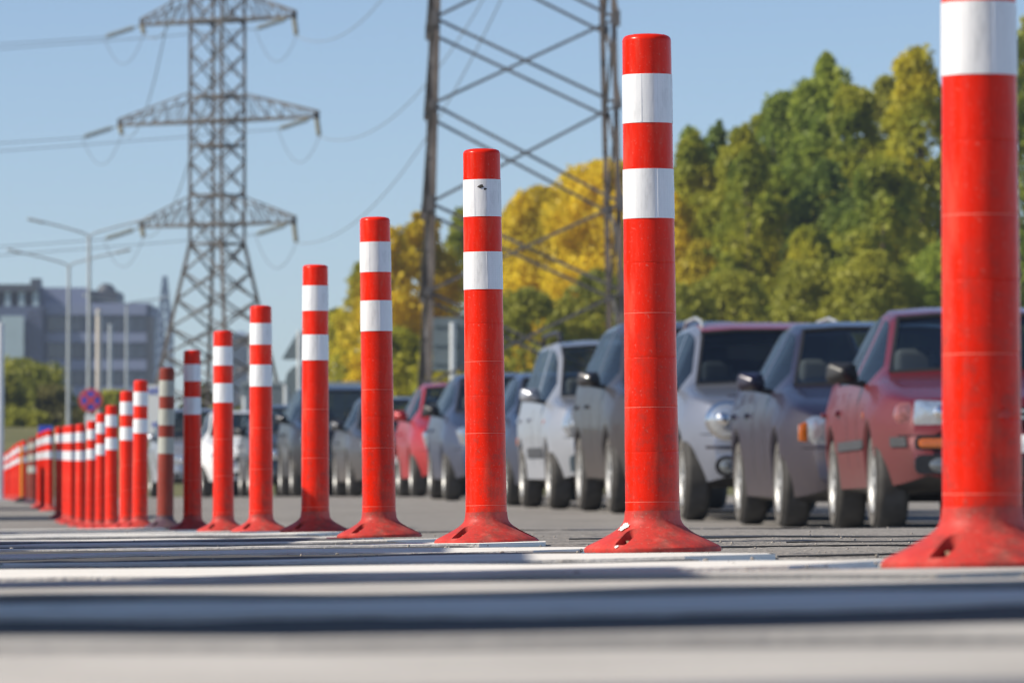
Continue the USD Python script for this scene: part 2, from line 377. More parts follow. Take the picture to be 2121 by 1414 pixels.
def lathe(profile, segs=64):
    """Profile of (r, z) from bottom to top, closed at the axis where r = 0."""
    p = np.asarray(profile, float)
    a = np.arange(segs) * 2 * math.pi / segs
    v = np.stack([p[:, None, 0] * np.cos(a), p[:, None, 0] * np.sin(a), np.broadcast_to(p[:, None, 1], (len(p), segs))], -1).reshape(-1, 3)
    i, j = np.meshgrid(np.arange(len(p) - 1), np.arange(segs), indexing='ij')
    qd = np.stack([i * segs + j, i * segs + (j + 1) % segs, (i + 1) * segs + (j + 1) % segs, (i + 1) * segs + j], -1).reshape(-1, 4)
    return trimesh.Trimesh(v, np.vstack([qd[:, [0, 1, 2]], qd[:, [0, 2, 3]]]), process=False)


# ------------------------------------------------------------------ the ground
_d = np.array([-30, 0.5, 5.4, 8.2, 10.8, 13.3, 15.9, 18.8, 21.2, 26.5, 31, 36, 40.5, 45, 50, 55, 60, 68, 75, 97, 110, 118])
_z = np.array([-.060, -.063, -.079, -.090, -.101, -.110, -.118, -.135, -.151, -.171, -.200, -.238, -.254, -.228, -.184, -.160, -.142, -.115, -.10, -.10, -.10, -.10])
_prof = PchipInterpolator(_d, _z)
_bl = PchipInterpolator([-30, 5.38, 8.23, 10.8, 13.3, 15.9, 23.7, 28.8, 36.8, 46.6, 57.8, 70.7, 97, 140],
                        [3.6, .447, .20, -.05, -.313, -.54, -1.33, -1.87, -2.64, -3.7, -4.78, -6.06, -8.5, -12.4])


def line_x(d):
    """Where the row of posts stands, sideways, at the distance d."""
    return _bl(np.clip(d, -30, 140))


def smooth(a, b, x):
    t = np.clip((np.asarray(x, float) - a) / (b - a), 0, 1)
    return t * t * (3 - 2 * t)


def gz(x, y):
    """Height of the ground."""
    x, y = np.asarray(x, float), np.asarray(y, float)
    z = _prof(np.clip(y, -30, 118))
    off = x - line_x(y)
    z = z + 0.016 * 1.4 * np.tanh(off / 1.4) * (1 - smooth(1.5, 4.0, off)) * (1 - smooth(30, 60, y))
    z = z + smooth(60, 75, y) * smooth(2.5, 5.5, off) * 0.045
    return z + 2.2 * smooth(120, 185, y)


def grow(a, b, first, ratio, most):
    out, s = [a], first
    while out[-1] < b:
        out.append(out[-1] + s)
        s = min(s * ratio, most)
    return np.array(out)


def gzr(x, y):
    """The ground with the gentle unevenness that the paint follows too."""
    x, y = np.asarray(x, float), np.asarray(y, float)
    near = (1 - smooth(14, 26, y)) * (1 - smooth(1.4, 2.2, np.abs(x)))
    P = np.stack([x, y, x * 0], -1)
    return gz(x, y) + near * 0.0032 * (0.9 * (meshkit.noise(P * 9, 5) - 0.5) + 1.6 * (meshkit.noise(P * 2.3, 9) - 0.5))


def sheet(xs, ys, rough=0.0, lift=0.0):
    X, Y = np.meshgrid(xs, ys, indexing='ij')
    Z = (gzr if rough else gz)(X, Y) + lift
    if rough:
        near = (1 - smooth(14, 26, Y)) * (1 - smooth(1.4, 2.2, np.abs(X)))
        P = np.stack([X, Y, Z * 0], -1)
        Z = Z + near * rough * (meshkit.noise(P * 45, 3) - 0.5)
    v = np.stack([X, Y, Z], -1).reshape(-1, 3)
    n, m = len(xs), len(ys)
    i, j = np.meshgrid(np.arange(n - 1), np.arange(m - 1), indexing='ij')
    a = i * m + j
    qd = np.stack([a, a + m, a + m + 1, a + 1], -1).reshape(-1, 4)
    return v, qd


half = np.concatenate([np.arange(0, 1.3, 0.022), grow(1.3, 400, 0.05, 1.25, 60)])
xs = np.concatenate([-half[:0:-1], half])
ys = np.concatenate([np.arange(-30, 1, 2.0), np.arange(1, 15, 0.022), grow(15, 117.5, 0.03, 1.04, 2.0)])
ys = np.concatenate([ys[ys < 117.6], [118.0]])
obj('asphalt_ground', sheet(xs, ys, 0.0018), ASPHALT, smooth=True, kind='structure', label='worn grey asphalt of the road and the marked island')
half2 = np.concatenate([np.arange(0, 60, 2.5), grow(60, 5000, 4, 1.3, 400)])
xs2 = np.concatenate([-half2[:0:-1], half2])
ys2 = np.concatenate([np.arange(118, 200, 2.0), grow(200, 9000, 5, 1.25, 500)])
obj('grass_verge', sheet(xs2, ys2), GRASS, smooth=True, kind='structure', label='dry grass bank behind the parked cars')


def ground_slab(x0, x1, y0, y1, h, skew=0.0, ragged=0.0, seed=0, step=0.12):
    """A low slab (paint, tar) lying on the ground; its long sides run along x, its right end follows the given skew."""
    n = max(4, int((x1 - x0) / step))
    t = np.linspace(x0, x1, n)
    rng = np.random.default_rng(seed)
    e0 = np.convolve(rng.normal(0, ragged, n + 4), np.ones(5) / 5, 'valid')
    e1 = np.convolve(rng.normal(0, ragged, n + 4), np.ones(5) / 5, 'valid')
    taper = np.clip((x1 - t) / 0.10, 0.35, 1)
    mid = (y0 + y1) / 2 + skew * (t - x1)
    a = mid - (y1 - y0) / 2 * taper + e0
    b = mid + (y1 - y0) / 2 * taper + e1
    prof = [(0, -0.006)] + [(u, h) for u in (0.0, 0.17, 0.34, 0.5, 0.66, 0.83, 1.0)] + [(1, -0.006)]
    rows = []
    for u, up in prof:
        yy = a + (b - a) * u
        rows.append(np.stack([t, yy, gzr(t, yy) + up], 1))
    v = np.vstack(rows)
    k = len(prof)
    f = []
    for r in range(k - 1):
        for c in range(n - 1):
            i = r * n + c
            f.append([i, i + 1, i + n + 1, i + n])
    for c, flip in ((0, True), (n - 1, False)):
        for r in range(1, k // 2):
            q_ = [r * n + c, (r - 1) * n + c, (k - r) * n + c, (k - 1 - r) * n + c]
            f.append(q_[::-1] if flip else q_)
    f = np.array(f)
    return v, f


# the island's own darker asphalt, between the white stripes
_iy = np.concatenate([np.arange(1.0, 14, 0.03), np.arange(14, 37, 0.15)])
_iu = np.concatenate([-grow(0.8, 7.0, 0.08, 1.25, 0.6)[::-1], -np.arange(0.78, -0.001, -0.022)[0:0], np.linspace(-0.78, 0.0, 40)])
_IX, _IY = np.meshgrid(_iu, _iy, indexing='ij')
_IX = _IX + line_x(_IY) - 0.09 + 0.05 * (meshkit.noise(np.stack([_IY * 1.7, _IY * 0, _IY * 0], -1), 4) - 0.5) * (_IX > -0.3)
_IZ = gzr(_IX, _IY) + 0.0040 + 0.0012 * (meshkit.noise(np.stack([_IX, _IY, _IX * 0], -1) * 45, 3) - 0.5) * (1 - smooth(14, 26, _IY))
_n, _m = _IX.shape
_i, _j = np.meshgrid(np.arange(_n - 1), np.arange(_m - 1), indexing='ij')
_a = _i * _m + _j
obj('island_asphalt', (np.stack([_IX, _IY, _IZ], -1).reshape(-1, 3), np.stack([_a, _a + _m, _a + _m + 1, _a + 1], -1).reshape(-1, 4)), DARK_ASPHALT, smooth=True, kind='structure', label='darker asphalt of the hatched island')

# white hatching of the traffic island: stripes across it whose right ends lie along the row of posts
HATCH = [(1.30, 2.50), (2.66, 2.96), (3.58, 3.95), (4.36, 4.84), (5.12, 5.48), (5.80, 6.65), (7.15, 7.75), (8.65, 9.2), (10.4, 10.95),
         (11.9, 12.3), (13.3, 13.9), (15.3, 16.2), (17.6, 18.3), (19.8, 20.8), (22.8, 23.6), (26.0, 27.2), (30, 31), (34, 35)]
for i, (y0, y1) in enumerate(HATCH):
    e = float(line_x((y0 + y1) / 2)) + (0.03, 0.07, 0.02, 0.10, 0.05)[i % 5]
    p = obj('hatch_stripe', ground_slab(e - 6.5, e, y0, y1, 0.0078, skew=0.01, ragged=0.012, seed=i), WORN if i in (0, 1, 3, 4) else PAINT, smooth=40, kind='structure')
for i, (x0, x1, y0, y1) in enumerate([(0.12, 3.5, 12.0, 12.14), (0.25, 2.6, 9.3, 9.36), (0.2, 2.2, 7.9, 7.93), (-0.8, 3.0, 16.5, 16.62), (0.5, 3.2, 10.4, 10.44)]):
    obj('tar_seam', ground_slab(x0, x1, y0, y1, 0.003, skew=0.02, ragged=0.02, seed=90 + i, step=0.05), TAR, smooth=40, kind='structure')


# ------------------------------------------------------------------ flexible posts
FOOT_PROFILE = [(0.0, 0.004), (0.096, 0.004), (0.0985, 0.0005), (0.0995, 0.003), (0.099, 0.0065), (0.096, 0.0095), (0.090, 0.0125), (0.080, 0.0175), (0.070, 0.0225), (0.061, 0.0275),
                (0.053, 0.0325), (0.047, 0.0375), (0.0430, 0.0425), (0.0412, 0.0475), (0.0402, 0.054), (0.0398, 0.060), (0.0, 0.060)]


def shaft_r(z):
    return 0.0393 - 0.0040 * (z - 0.05) / 0.7


def foot_mesh():
    cs = m3.CrossSection([np.array([(max(r, 0), z) for r, z in FOOT_PROFILE])])
    body = m3.Manifold.revolve(cs, 72)
    for k in range(3):
        a = math.radians(-127 + 120 * k)
        pocket = m3.Manifold.batch_hull([m3.Manifold.cylinder(0.06, 0.0095, 0.0125, 20).translate([x, 0, 0.0115]) for x in (0.061, 0.085)])
        hole = m3.Manifold.cylinder(0.03, 0.0075, 0.0075, 16).translate([0.061, 0, 0.006])
        cut = (pocket + hole).rotate([0, 0, math.degrees(a)])
        body = body - cut
    return tm(body)


FOOT_MESH = foot_mesh()


def shaft_mesh(z0, z1, extra=0.0, seed=0, dome=False, grooves=()):
    zs = set(np.linspace(z0, z1, max(2, int((z1 - z0) / 0.012))))
    for g in grooves:
        zs |= {g - 0.0016, g - 0.0008, g, g + 0.0008, g + 0.0016}
    zs = np.array(sorted(zs))
    prof = []
    for z in zs:
        r = shaft_r(z) + extra
        for g in grooves:
            r -= 0.0004 * max(0.0, 1 - abs(z - g) / 0.0014)
        prof.append((r, z))
    if extra:
        prof = [(shaft_r(z0) - 0.002, z0)] + prof + [(shaft_r(z1) - 0.002, z1)]
    if dome:
        r = shaft_r(z1)
        prof += [(r - 0.0095 * (1 - math.cos(t)), z1 + 0.0085 * math.sin(t)) for t in np.linspace(0.2, math.pi / 2, 7)]
        prof += [(r * 0.6, z1 + 0.0095), (r * 0.3, z1 + 0.010), (0.0, z1 + 0.0102)]
    m = lathe(prof, 64)
    v = np.array(m.vertices)
    n = (meshkit.fbm(np.c_[v[:, :2] * 14, v[:, 2] * 7], 3, seed) - 0.5) * (0.0012 if not extra else 0.0009)
    rr = np.linalg.norm(v[:, :2], axis=1, keepdims=True)
    v[:, :2] *= 1 + np.where(rr > 0.02, n[:, None] / np.maximum(rr, 1e-6), 0)
    return trimesh.Trimesh(v, m.faces, process=False)


def ring(z, h, off):
    r = shaft_r(z)
    return lathe([(r - 0.002, z - h), (r + off, z - h * 0.6), (r + off, z + h * 0.6), (r - 0.002, z + h)], 64)


def splat(rr, z0, a0, size, seed, lift=0.0006, foot=False):
    """An uneven patch lying on the round surface, a little proud of it."""
    rng = np.random.default_rng(seed)
    n = 26
    ang = np.arange(n) * 2 * math.pi / n
    rad = size * (0.55 + 0.5 * rng.random(n))
    pts = [(0, 0)] + [(r * math.cos(t) * 1.6, r * math.sin(t)) for r, t in zip(rad * 0.6, ang)] + [(r * math.cos(t) * 1.6, r * math.sin(t)) for r, t in zip(rad, ang)]
    v = []
    for u, w in pts:
        z = z0 + w
        r = float(np.interp(z, [p[1] for p in FOOT_PROFILE[3:-1]], [p[0] for p in FOOT_PROFILE[3:-1]])) if foot else rr
        r = r + lift
        v.append((r * math.cos(a0 + u / r), r * math.sin(a0 + u / r), z + (lift if foot else 0)))
    f = []
    for k in range(n):
        k2 = (k + 1) % n
        f += [[0, 1 + k, 1 + k2], [1 + k, 1 + n + k, 1 + n + k2], [1 + k, 1 + n + k2, 1 + k2]]
    return trimesh.Trimesh(np.array(v), np.array(f), process=False)


POST_GROUP = 'flexible red and white posts in a row along the island'


def make_post(label, m, seed=0, old=False, marks=()):
    t = thing('flexible_post', label, 'traffic post', m, POST_GROUP)
    red = OLD_RED if old else RED
    film = GREY_FILM if old else WHITE_FILM
    bands = [(0.614, 0.688), (0.480, 0.556), (0.348, 0.424)] if old else [(0.6195, 0.690), (0.4815, 0.553)]
    obj('foot', FOOT_MESH, OLD_FOOT if old else FOOT, t, smooth=35)
    gro = (0.0726, 0.1446, 0.209, 0.281, 0.345, 0.417)
    low = bands[-1][0]
    obj('tube', shaft_mesh(0.052, low, 0, seed, grooves=[g for g in gro if g < low]), red, t, smooth=60)
    for g in (0.0726, 0.209, 0.345):
        if g < low:
            obj('seam_ring', ring(g, 0.0007, 0.0002), SEAM if not old else OLD_RED, t, smooth=60)
    for k, (a, b) in enumerate(bands):
        obj('reflective_band', shaft_mesh(a, b, 0.0007, seed + 5 + k), film, t, smooth=50)
        lap = []
        for (u0, u1) in ((-112 + 37 * k, -111.5 + 37 * k),):
            zz_ = np.linspace(a + 0.001, b - 0.001, 5)
            q0 = [[(shaft_r(z) + e) * math.cos(math.radians(u)), (shaft_r(z) + e) * math.sin(math.radians(u)), z] for z in zz_ for u, e in ((u0 - 1.2, 0.0005), (u0, 0.0010), (u1 + 3, 0.0010), (u1 + 4, 0.0005))]
            ff = [[r_ * 4 + c_, r_ * 4 + c_ + 1, r_ * 4 + c_ + 5, r_ * 4 + c_ + 4] for r_ in range(4) for c_ in range(3)]
            lap.append(trimesh.Trimesh(*meshkit.arrays((np.array(q0), np.array(ff)))[:2], process=False))
        obj('tape_lap', cat(lap), film, t, smooth=20)
        obj('tube_section' if k else 'cap', shaft_mesh(b, bands[k - 1][0] if k else 0.7395, 0, seed + 9 + k, dome=(k == 0)), red, t, smooth=60)
    for k in range(3):
        a = math.radians(-127 + 120 * k)
        b = trimesh.creation.cylinder(0.0068, 0.008, sections=6)
        b.apply_translation([0.061 * math.cos(a), 0.061 * math.sin(a), 0.0135])
        obj('bolt', b, BOLT, t)
    for nm, mesh, mt in marks:
        obj(nm, mesh, mt, t, smooth=True)
    return t


# pixel column of the foot, distance, lean to the left in degrees, old
POSTS = [(2035, 5.57, 0.3, 0), (1352, 8.23, 0.65, 0), (1008, 10.8, 0.75, 0), (786, 13.3, 0.85, 0), (653, 15.9, 0.0, 0), (541, 18.8, 0.1, 0), (463, 21.2, 0.2, 0), (399, 23.7, 0.25, 0),
         (342, 26.5, -0.7, 1), (290, 28.8, -0.3, 0), (263, 31.0, 0.1, 0), (232, 34.3, 0.2, 0), (210, 36.8, -0.2, 0), (189, 39.8, -0.5, 0), (168, 41.7, 0.1, 0), (149.5, 43.3, 0.2, 0),
         (140, 44.4, 0.0, 0), (124.5, 46.6, 0.4, 0), (103, 52.6, 0.1, 0), (93, 54.9, -0.2, 0), (84, 57.8, 0.2, 0), (70.5, 63.5, -0.4, 1), (64, 65.8, -0.3, 1), (50, 70.7, 0.2, 0),
         (41, 74, 0.0, 0), (34, 78, 0.2, 0), (28, 82, -0.2, 0), (21.5, 87, 0.1, 0), (15, 92, 0.2, 0), (10, 97, 0.0, 0)]
POST_LABELS = [
    'nearest red post at the right edge, its top cut off by the frame',
    'tall sharp red and white post with a white paint splash on its foot',
    'red and white post with a dark scuff on its upper white band',
    'red and white post in front of the yellow trees, left of the scuffed one',
    'red post with its lower quarter in shade, before the triangular sign back',
    'red and white post fully sunlit, next left of the post with a shaded lower quarter',
    'red and white post standing before the base of the left pylon',
    'red post whose whole tube below the white bands is in shade',
    'faded brownish post with three grey bands, the near one in the row',
    'red and white post left of the near faded brown post, beside the white info board',
    'red and white post second left of the near faded brown post',
    'red and white post under the lower right of the round no stopping sign',
    'thin looking red post, half hidden behind its right neighbour, below the round sign',
    'red and white post directly under the round no stopping sign',
    'right red post of the group of three below the left lamp post',
    'middle red post of the group of three below the left lamp post',
    'left red post of the group of three below the left lamp post',
    'red post with its foot in shade, alone left of the group of three',
    'right red post of the tight trio in front of the blue plate',
    'middle red post of the tight trio in front of the blue plate',
    'left red post of the tight trio in front of the blue plate',
    'right one of the two far faded brown posts with grey bands',
    'left one of the two far faded brown posts with grey bands',
    'red post just left of the two far faded brown posts']
FAR_LABEL = ('small far post of the tight left edge cluster, {} from the orange marker')
ORD = ('first', 'second', 'third', 'fourth', 'fifth', 'leftmost and sixth')
first = {}
for i, (px, d, lean, old) in enumerate(POSTS):
    X = (px - 1060.5) / FPX * d
    rng = np.random.default_rng(100 + i)
    m = mat4((X, d, float(gzr(X, d)) + 0.0048), math.radians(rng.uniform(-5, 5)), (-lean, rng.uniform(-0.3, 0.3)), 1.0)
    label = POST_LABELS[i] if i < len(POST_LABELS) else FAR_LABEL.format(ORD[i - len(POST_LABELS)])
    if i in (0, 1, 2, 3) or old not in first:
        marks = []
        if i == 1:
            marks = [('paint_splash', splat(0, 0.0365, math.radians(-152), 0.0065, 4, 0.0011, True), WHITE_SPLASH),
                     ('paint_splash', splat(0, 0.0085, math.radians(-128), 0.0024, 8, 0.0009, True), WHITE_SPLASH)]
        if i == 2:
            marks = [('scuff', splat(shaft_r(0.68) + 0.0009, 0.676, math.radians(-90), 0.0042, 6), SCUFF), ('scuff', splat(shaft_r(0.66) + 0.0009, 0.671, math.radians(-77), 0.0022, 7), SCUFF)]
        if i == 0:
            marks = [('scuff', splat(shaft_r(0.15) + 0.0006, 0.15, math.radians(-62), 0.006, 16), FOOT)]
        t = make_post(label, m, i * 13, bool(old), marks)
        if i == 3 or old:
            first.setdefault(old, t)
    else:
        dup(first[old], label, m)


# ------------------------------------------------------------------ plastic barriers beyond the left edge of the frame, whose shadows stripe the island
def barrier_mesh(w, h):
    prof = [(-0.20, 0), (0.20, 0), (0.20, 0.10), (0.13, 0.32), (0.085, 0.55), (0.075, h - 0.03), (0.05, h), (-0.05, h), (-0.075, h - 0.03), (-0.085, 0.55), (-0.13, 0.32), (-0.20, 0.10)]
    cs = m3.CrossSection([np.array(prof)])
    m = tm(m3.Manifold.extrude(cs, w))
    v = np.array(m.vertices)
    return trimesh.Trimesh(np.c_[v[:, 0], w / 2 - v[:, 2], v[:, 1]], m.faces, process=False)


BARRIERS = [(-0.55, 0.8, 1.80, 1.2), (-0.66, 2.92, 4.27, 1.25), (-1.35, 4.6, 5.52, 1.17), (-1.50, 6.38, 7.95, 1.17), (-1.62, 8.3, 9.6, 1.17), (-1.72, 10.2, 10.75, 1.2), (-1.92, 11.3, 13.3, 1.12),
            (-1.98, 15.4, 17.0, 1.2), (-2.50, 22.7, 24.1, 1.62), (-4.75, 45.8, 48.0, 1.38), (-5.6, 54, 57, 1.2)]
for i, (x, y0, y1, h) in enumerate(BARRIERS):
    y = (y0 + y1) / 2
    t = thing('road_barrier', f'{("red", "white")[i % 2]} plastic road barrier {("beside the camera", "level with the nearest post", "second along the left edge", "third along the left edge", "level with the scuffed post", "short one, fifth along the left edge", "long one, sixth along the left edge", "level with the post shaded at its foot", "level with the all shaded post", "far long one beside the far posts", "farthest along the left edge")[i]}', 'barrier', mat4((x, y, float(gz(x, y)) - 0.003)), 'plastic barriers along the left side of the island')
    obj('barrier_body', barrier_mesh(y1 - y0, h), (BARRIER_RED, BARRIER_WHITE)[i % 2], t, smooth=25)
    obj('filler_cap', trimesh.creation.cylinder(0.035, 0.02, sections=20, transform=trimesh.transformations.translation_matrix((0, 0, h + 0.01))), BLACK, t, smooth=30)


# ------------------------------------------------------------------ pylons
def lattice(corners0, corners1, panels, w, leg_w):
    """Legs and bracing of a tapering square lattice between two levels; corners as (4, 3)."""
    legs = [bar(corners0[k], corners1[k], leg_w) for k in range(4)]
    brace = []
    ts = np.linspace(0, 1, panels + 1)
    for a, b in zip(ts[:-1], ts[1:]):
        for k in range(4):
            k2 = (k + 1) % 4
            P = [corners0[k] + (corners1[k] - corners0[k]) * a, corners0[k2] + (corners1[k2] - corners0[k2]) * a,
                 corners0[k] + (corners1[k] - corners0[k]) * b, corners0[k2] + (corners1[k2] - corners0[k2]) * b]
            nrm = np.cross(P[1] - P[0], P[2] - P[0])
            nrm = nrm / np.linalg.norm(nrm) * w * 0.6
            brace += [bar(P[0] + nrm, P[3] + nrm, w), bar(P[1] - nrm, P[2] - nrm, w)]
    return legs, brace


def square(r, phi, z):
    return np.array([(r * math.cos(phi + k * math.pi / 2), r * math.sin(phi + k * math.pi / 2), z) for k in range(4)])


def insulator(a, b, n=9, r=0.125):
    """A string of insulator discs from a to b."""
    a, b = np.asarray(a, float), np.asarray(b, float)
    ms = [tube([a - (b - a) * 0.18, b], 0.025, 5)]
    s, t, d = rot_to(a, b)
    M = np.eye(4)
    M[:3, 0], M[:3, 1], M[:3, 2] = s, t, d
    for k in range(n):
        c = lathe([(0.03, -0.05), (r, -0.03), (r * 0.85, 0.015), (0.04, 0.05)], 10)
        M2 = M.copy()
        M2[:3, 3] = a + (b - a) * (0.08 + 0.84 * (k + 0.5) / n)
        c.apply_transform(M2)
        ms.append(c)
    return cat(ms)


D1 = 226.0
P1X = (449.5 - 1060.5) / FPX * D1
P1Z = float(gz(P1X, D1))
S1 = D1 / FPX
PHI = math.radians(191.5)
ROT = math.radians(-33.5)            # the arms run this way (first axis) across the line
ARM = np.array([math.cos(ROT), math.sin(ROT), 0])
p1 = thing('power_pylon', 'complete left lattice pylon with three pairs of arms, rusty grey steel', 'pylon', mat4((P1X, D1, P1Z)), 'lattice pylons of the power line')


def hz(y):                            # height over the pylon's foot of pixel row y at its distance
    return (1020 - y) * S1 - P1Z


zk = hz(505)
segs = [(2.95, 0.0, 1.09, zk, 7, 0.065), (1.09, zk, 1.09, hz(-60), 10, 0.05), (1.09, hz(-60), 0.25, hz(-300), 5, 0.05)]
allb = []
for r0, z0, r1, z1, n, w in segs:
    L, b = lattice(square(r0, PHI, z0), square(r1, PHI, z1), n, w, 0.14 if z0 == 0 else 0.12)
    for m in L:
        obj('leg', m, RUST_LEG, p1)
    obj('bracing', cat(b), RUST, p1)
for yrow in (505, 465, 405, 250, 200, 42, -10, -60, 302):
    sqr = square(1.09, PHI, hz(yrow))
    obj('horizontal_frame', cat([bar(sqr[k], sqr[(k + 1) % 4], 0.09) for k in range(4)] + [bar(sqr[0], sqr[2], 0.06)]), RUST, p1)
TIPS = {}
for nm, row, reach in (('upper', 42, 3.75), ('middle', 250, 4.85), ('lower', 465, 3.75)):
    zb = hz(row)
    zt = zb + 58 * S1
    for s in (-1, 1):
        nrm = np.array([-ARM[1], ARM[0], 0])
        tip = s * ARM * reach + np.array([0, 0, zb])
        bars, n = [], 6
        for side in (-1, 1):
            b0 = s * ARM * 0.78 + nrm * side * 0.78 + np.array([0, 0, zb])
            t0 = s * ARM * 0.78 + nrm * side * 0.78 + np.array([0, 0, zt])
            tb = tip + nrm * side * 0.16
            tt = tip + nrm * side * 0.16 + np.array([0, 0, 0.22])
            bars += [bar(b0, tb, 0.075), bar(t0, tt, 0.055)]
            for k in range(n):
                u, w = k / n, (k + 1) / n
                lo = b0 + (tb - b0) * w
                hi = t0 + (tt - t0) * u
                hi2 = t0 + (tt - t0) * w
                bars += [bar(hi, lo, 0.035), bar(lo, hi2, 0.032)]
        for k in range(n + 1):
            u = k / n
            a = s * ARM * (0.78 + (reach - 0.78) * u) + np.array([0, 0, zb])
            wd = 0.78 + (0.16 - 0.78) * u
            bars.append(bar(a + nrm * wd, a - nrm * wd, 0.04))
        bars.append(box(tip - 0.1, tip + np.array([0.1, 0.1, 0.2])))
        obj('cross_arm', cat(bars), RUST, p1)
        TIPS[nm, s] = tip
BASE1 = np.array([P1X, D1, P1Z])
LEFT_DIR = np.array([-0.985, -0.06, 0.0])
wire_ends_left = {}
P2X = (1080 - 1060.5) / FPX * 118
P2 = np.array([P2X, 118.5, 0.0])
for (nm, s), tip in TIPS.items():
    a = tip + np.array([0, 0, -0.08])
    b = a + LEFT_DIR * 1.55 + np.array([0, 0, -0.42])
    obj('insulator_string', insulator(a + LEFT_DIR * 0.25, b, 9, 0.125), INSUL, p1)
    wire_ends_left[nm, s] = BASE1 + b
    to = (P2 - BASE1)[:2]
    dr = np.array([*(to / np.linalg.norm(to)), -0.62 if s > 0 else -0.25])
    dr /= np.linalg.norm(dr)
    c = a + dr * 1.5
    obj('insulator_string', insulator(a, c, 9, 0.10), INSUL, p1)
    TIPS[nm, s] = (b, c)
    # jumper loop between the two strings
    t = np.linspace(0, 1, 14)[:, None]
    loop = b + (c - b) * t + np.array([0, 0, -1]) * (1.15 * 4 * t * (1 - t))
    obj('jumper_cable', tube(loop, 0.016, 5), WIRE, p1)
obj('foundation', cat([box(c - np.array([0.4, 0.4, 1.0]), c + np.array([0.4, 0.4, 0.25])) for c in square(2.95, PHI, 0)]), CONCRETE, p1)

# the near pylon: only its long body shows
p2 = thing('power_pylon', 'near pylon cut off by the top edge, only four tall rusty legs and cross bracing', 'pylon', mat4((P2X, 118.5, 0)), 'lattice pylons of the power line')
S2 = 118.5 / FPX


def row2(y):
    return (1020 - y) * S2


phi2 = math.radians(45 + 2.6)
Z2 = float(gz(P2X, 118.5)) - 0.1


def half2_at(z):
    return 2.10 - 0.0235 * z


ZT = 31.0


def corner2(z):
    return square(half2_at(z) * math.sqrt(2), phi2, z)


zl = [Z2, row2(800), row2(610), row2(430), row2(228), row2(52), row2(-130), row2(-310), row2(-500), 20.5, 22.5, 24.5, 26.5, 28.5, ZT]
for k in range(4):
    cs0, cs1 = corner2(Z2)[k], corner2(ZT)[k]
    ax = np.array([1.0, 0, 0]), np.array([0, 1.0, 0])
    d = (np.array([P2X, 118.5, 0]) * 0 - cs0)
    ix, iy = -np.sign(cs0[0]), -np.sign(cs0[1])
    # an angle section: two flanges
    fl1 = bar(cs0 + ax[0] * ix * 0.06, cs1 + ax[0] * ix * 0.06, 0.012, 0.012)
    A, Bp = cs0, cs1
    v = []
    for p in (A, Bp):
        v += [p, p + ax[0] * ix * 0.115, p + ax[0] * ix * 0.115 + ax[1] * iy * 0.014, p + ax[0] * ix * 0.014 + ax[1] * iy * 0.014, p + ax[0] * ix * 0.014 + ax[1] * iy * 0.115, p + ax[1] * iy * 0.115]
    f = [[i, (i + 1) % 6, (i + 1) % 6 + 6, i + 6] for i in range(6)]
    f += [[0, 1, 2, 3], [0, 3, 4, 5], [6, 9, 8, 7], [6, 11, 10, 9]]
    m = trimesh.Trimesh(*[np.array(v), np.vstack([np.array(f)[:, [0, 1, 2]], np.array(f)[:, [0, 2, 3]]])], process=True)
    m.fix_normals()
    obj('leg', m, RUST_LEG, p2)
    pl = []
    for z in zl[1:]:
        c = corner2(z)[k]
        pl.append(box(c - 0.11, c + 0.11))
        pl[-1] = bar(c + np.array([0, 0, -0.16]), c + np.array([0, 0, 0.16]), 0.15, 0.15) if z in (zl[3], zl[5]) else bar(c + np.array([0, 0, -0.09]), c + np.array([0, 0, 0.09]), 0.13, 0.13)
    obj('gusset_plate', cat(pl), RUST, p2, kind='stuff')
for face in range(4):
    br = []
    k, k2 = face, (face + 1) % 4
    for i, (a, b) in enumerate(zip(zl[:-1], zl[1:])):
        ca, cb = corner2(a), corner2(b)
        nrm = (ca[k] + ca[k2]) / 2
        nrm = np.array([nrm[0], nrm[1], 0]) / np.linalg.norm(nrm[:2]) * 0.04
        br += [bar(ca[k] + nrm, cb[k2] + nrm, 0.058)] + ([bar(ca[k2] - nrm, cb[k] - nrm, 0.058)] if face else [])
    obj('bracing', cat(br), RUST, p2)
ARM2 = {}
d2 = np.array([math.cos(math.radians(4)), math.sin(math.radians(4)), 0])
for nm, z, reach in (('lower', 22.5, 4.2), ('middle', 26.5, 5.4), ('upper', 30.5, 4.0)):
    for s in (-1, 1):
        tip = s * d2 * reach + np.array([0, 0, z])
        r = half2_at(z)
        bars = []
        for side in (-1, 1):
            o = np.array([0, side * r, 0])
            bars += [bar(s * d2 * r + o + np.array([0, 0, z]), tip, 0.1), bar(s * d2 * r + o + np.array([0, 0, min(z + 1.2, ZT)]), tip, 0.08)]
            for u in (0.25, 0.5, 0.75):
                A = s * d2 * r + o + np.array([0, 0, z])
                Bp = s * d2 * r + o + np.array([0, 0, min(z + 1.2, ZT)])
                bars.append(bar(A + (tip - A) * u, Bp + (tip - Bp) * (u - 0.2), 0.05))
        obj('cross_arm', cat(bars), RUST, p2)
        ARM2[nm, s] = tip + np.array([P2X, 118.5, 0])


# ------------------------------------------------------------------ wires
def wire(a, b, sag, label, r=0.019):
    t = np.linspace(0, 1, 40)[:, None]
    pts = a + (b - a) * t + np.array([0, 0, -1.0]) * (sag * 4 * t * (1 - t))
    p = obj('power_line_wire', tube(pts, r, 5), WIRE)
    tag(p, label, 'wire', 'wires of the power line')


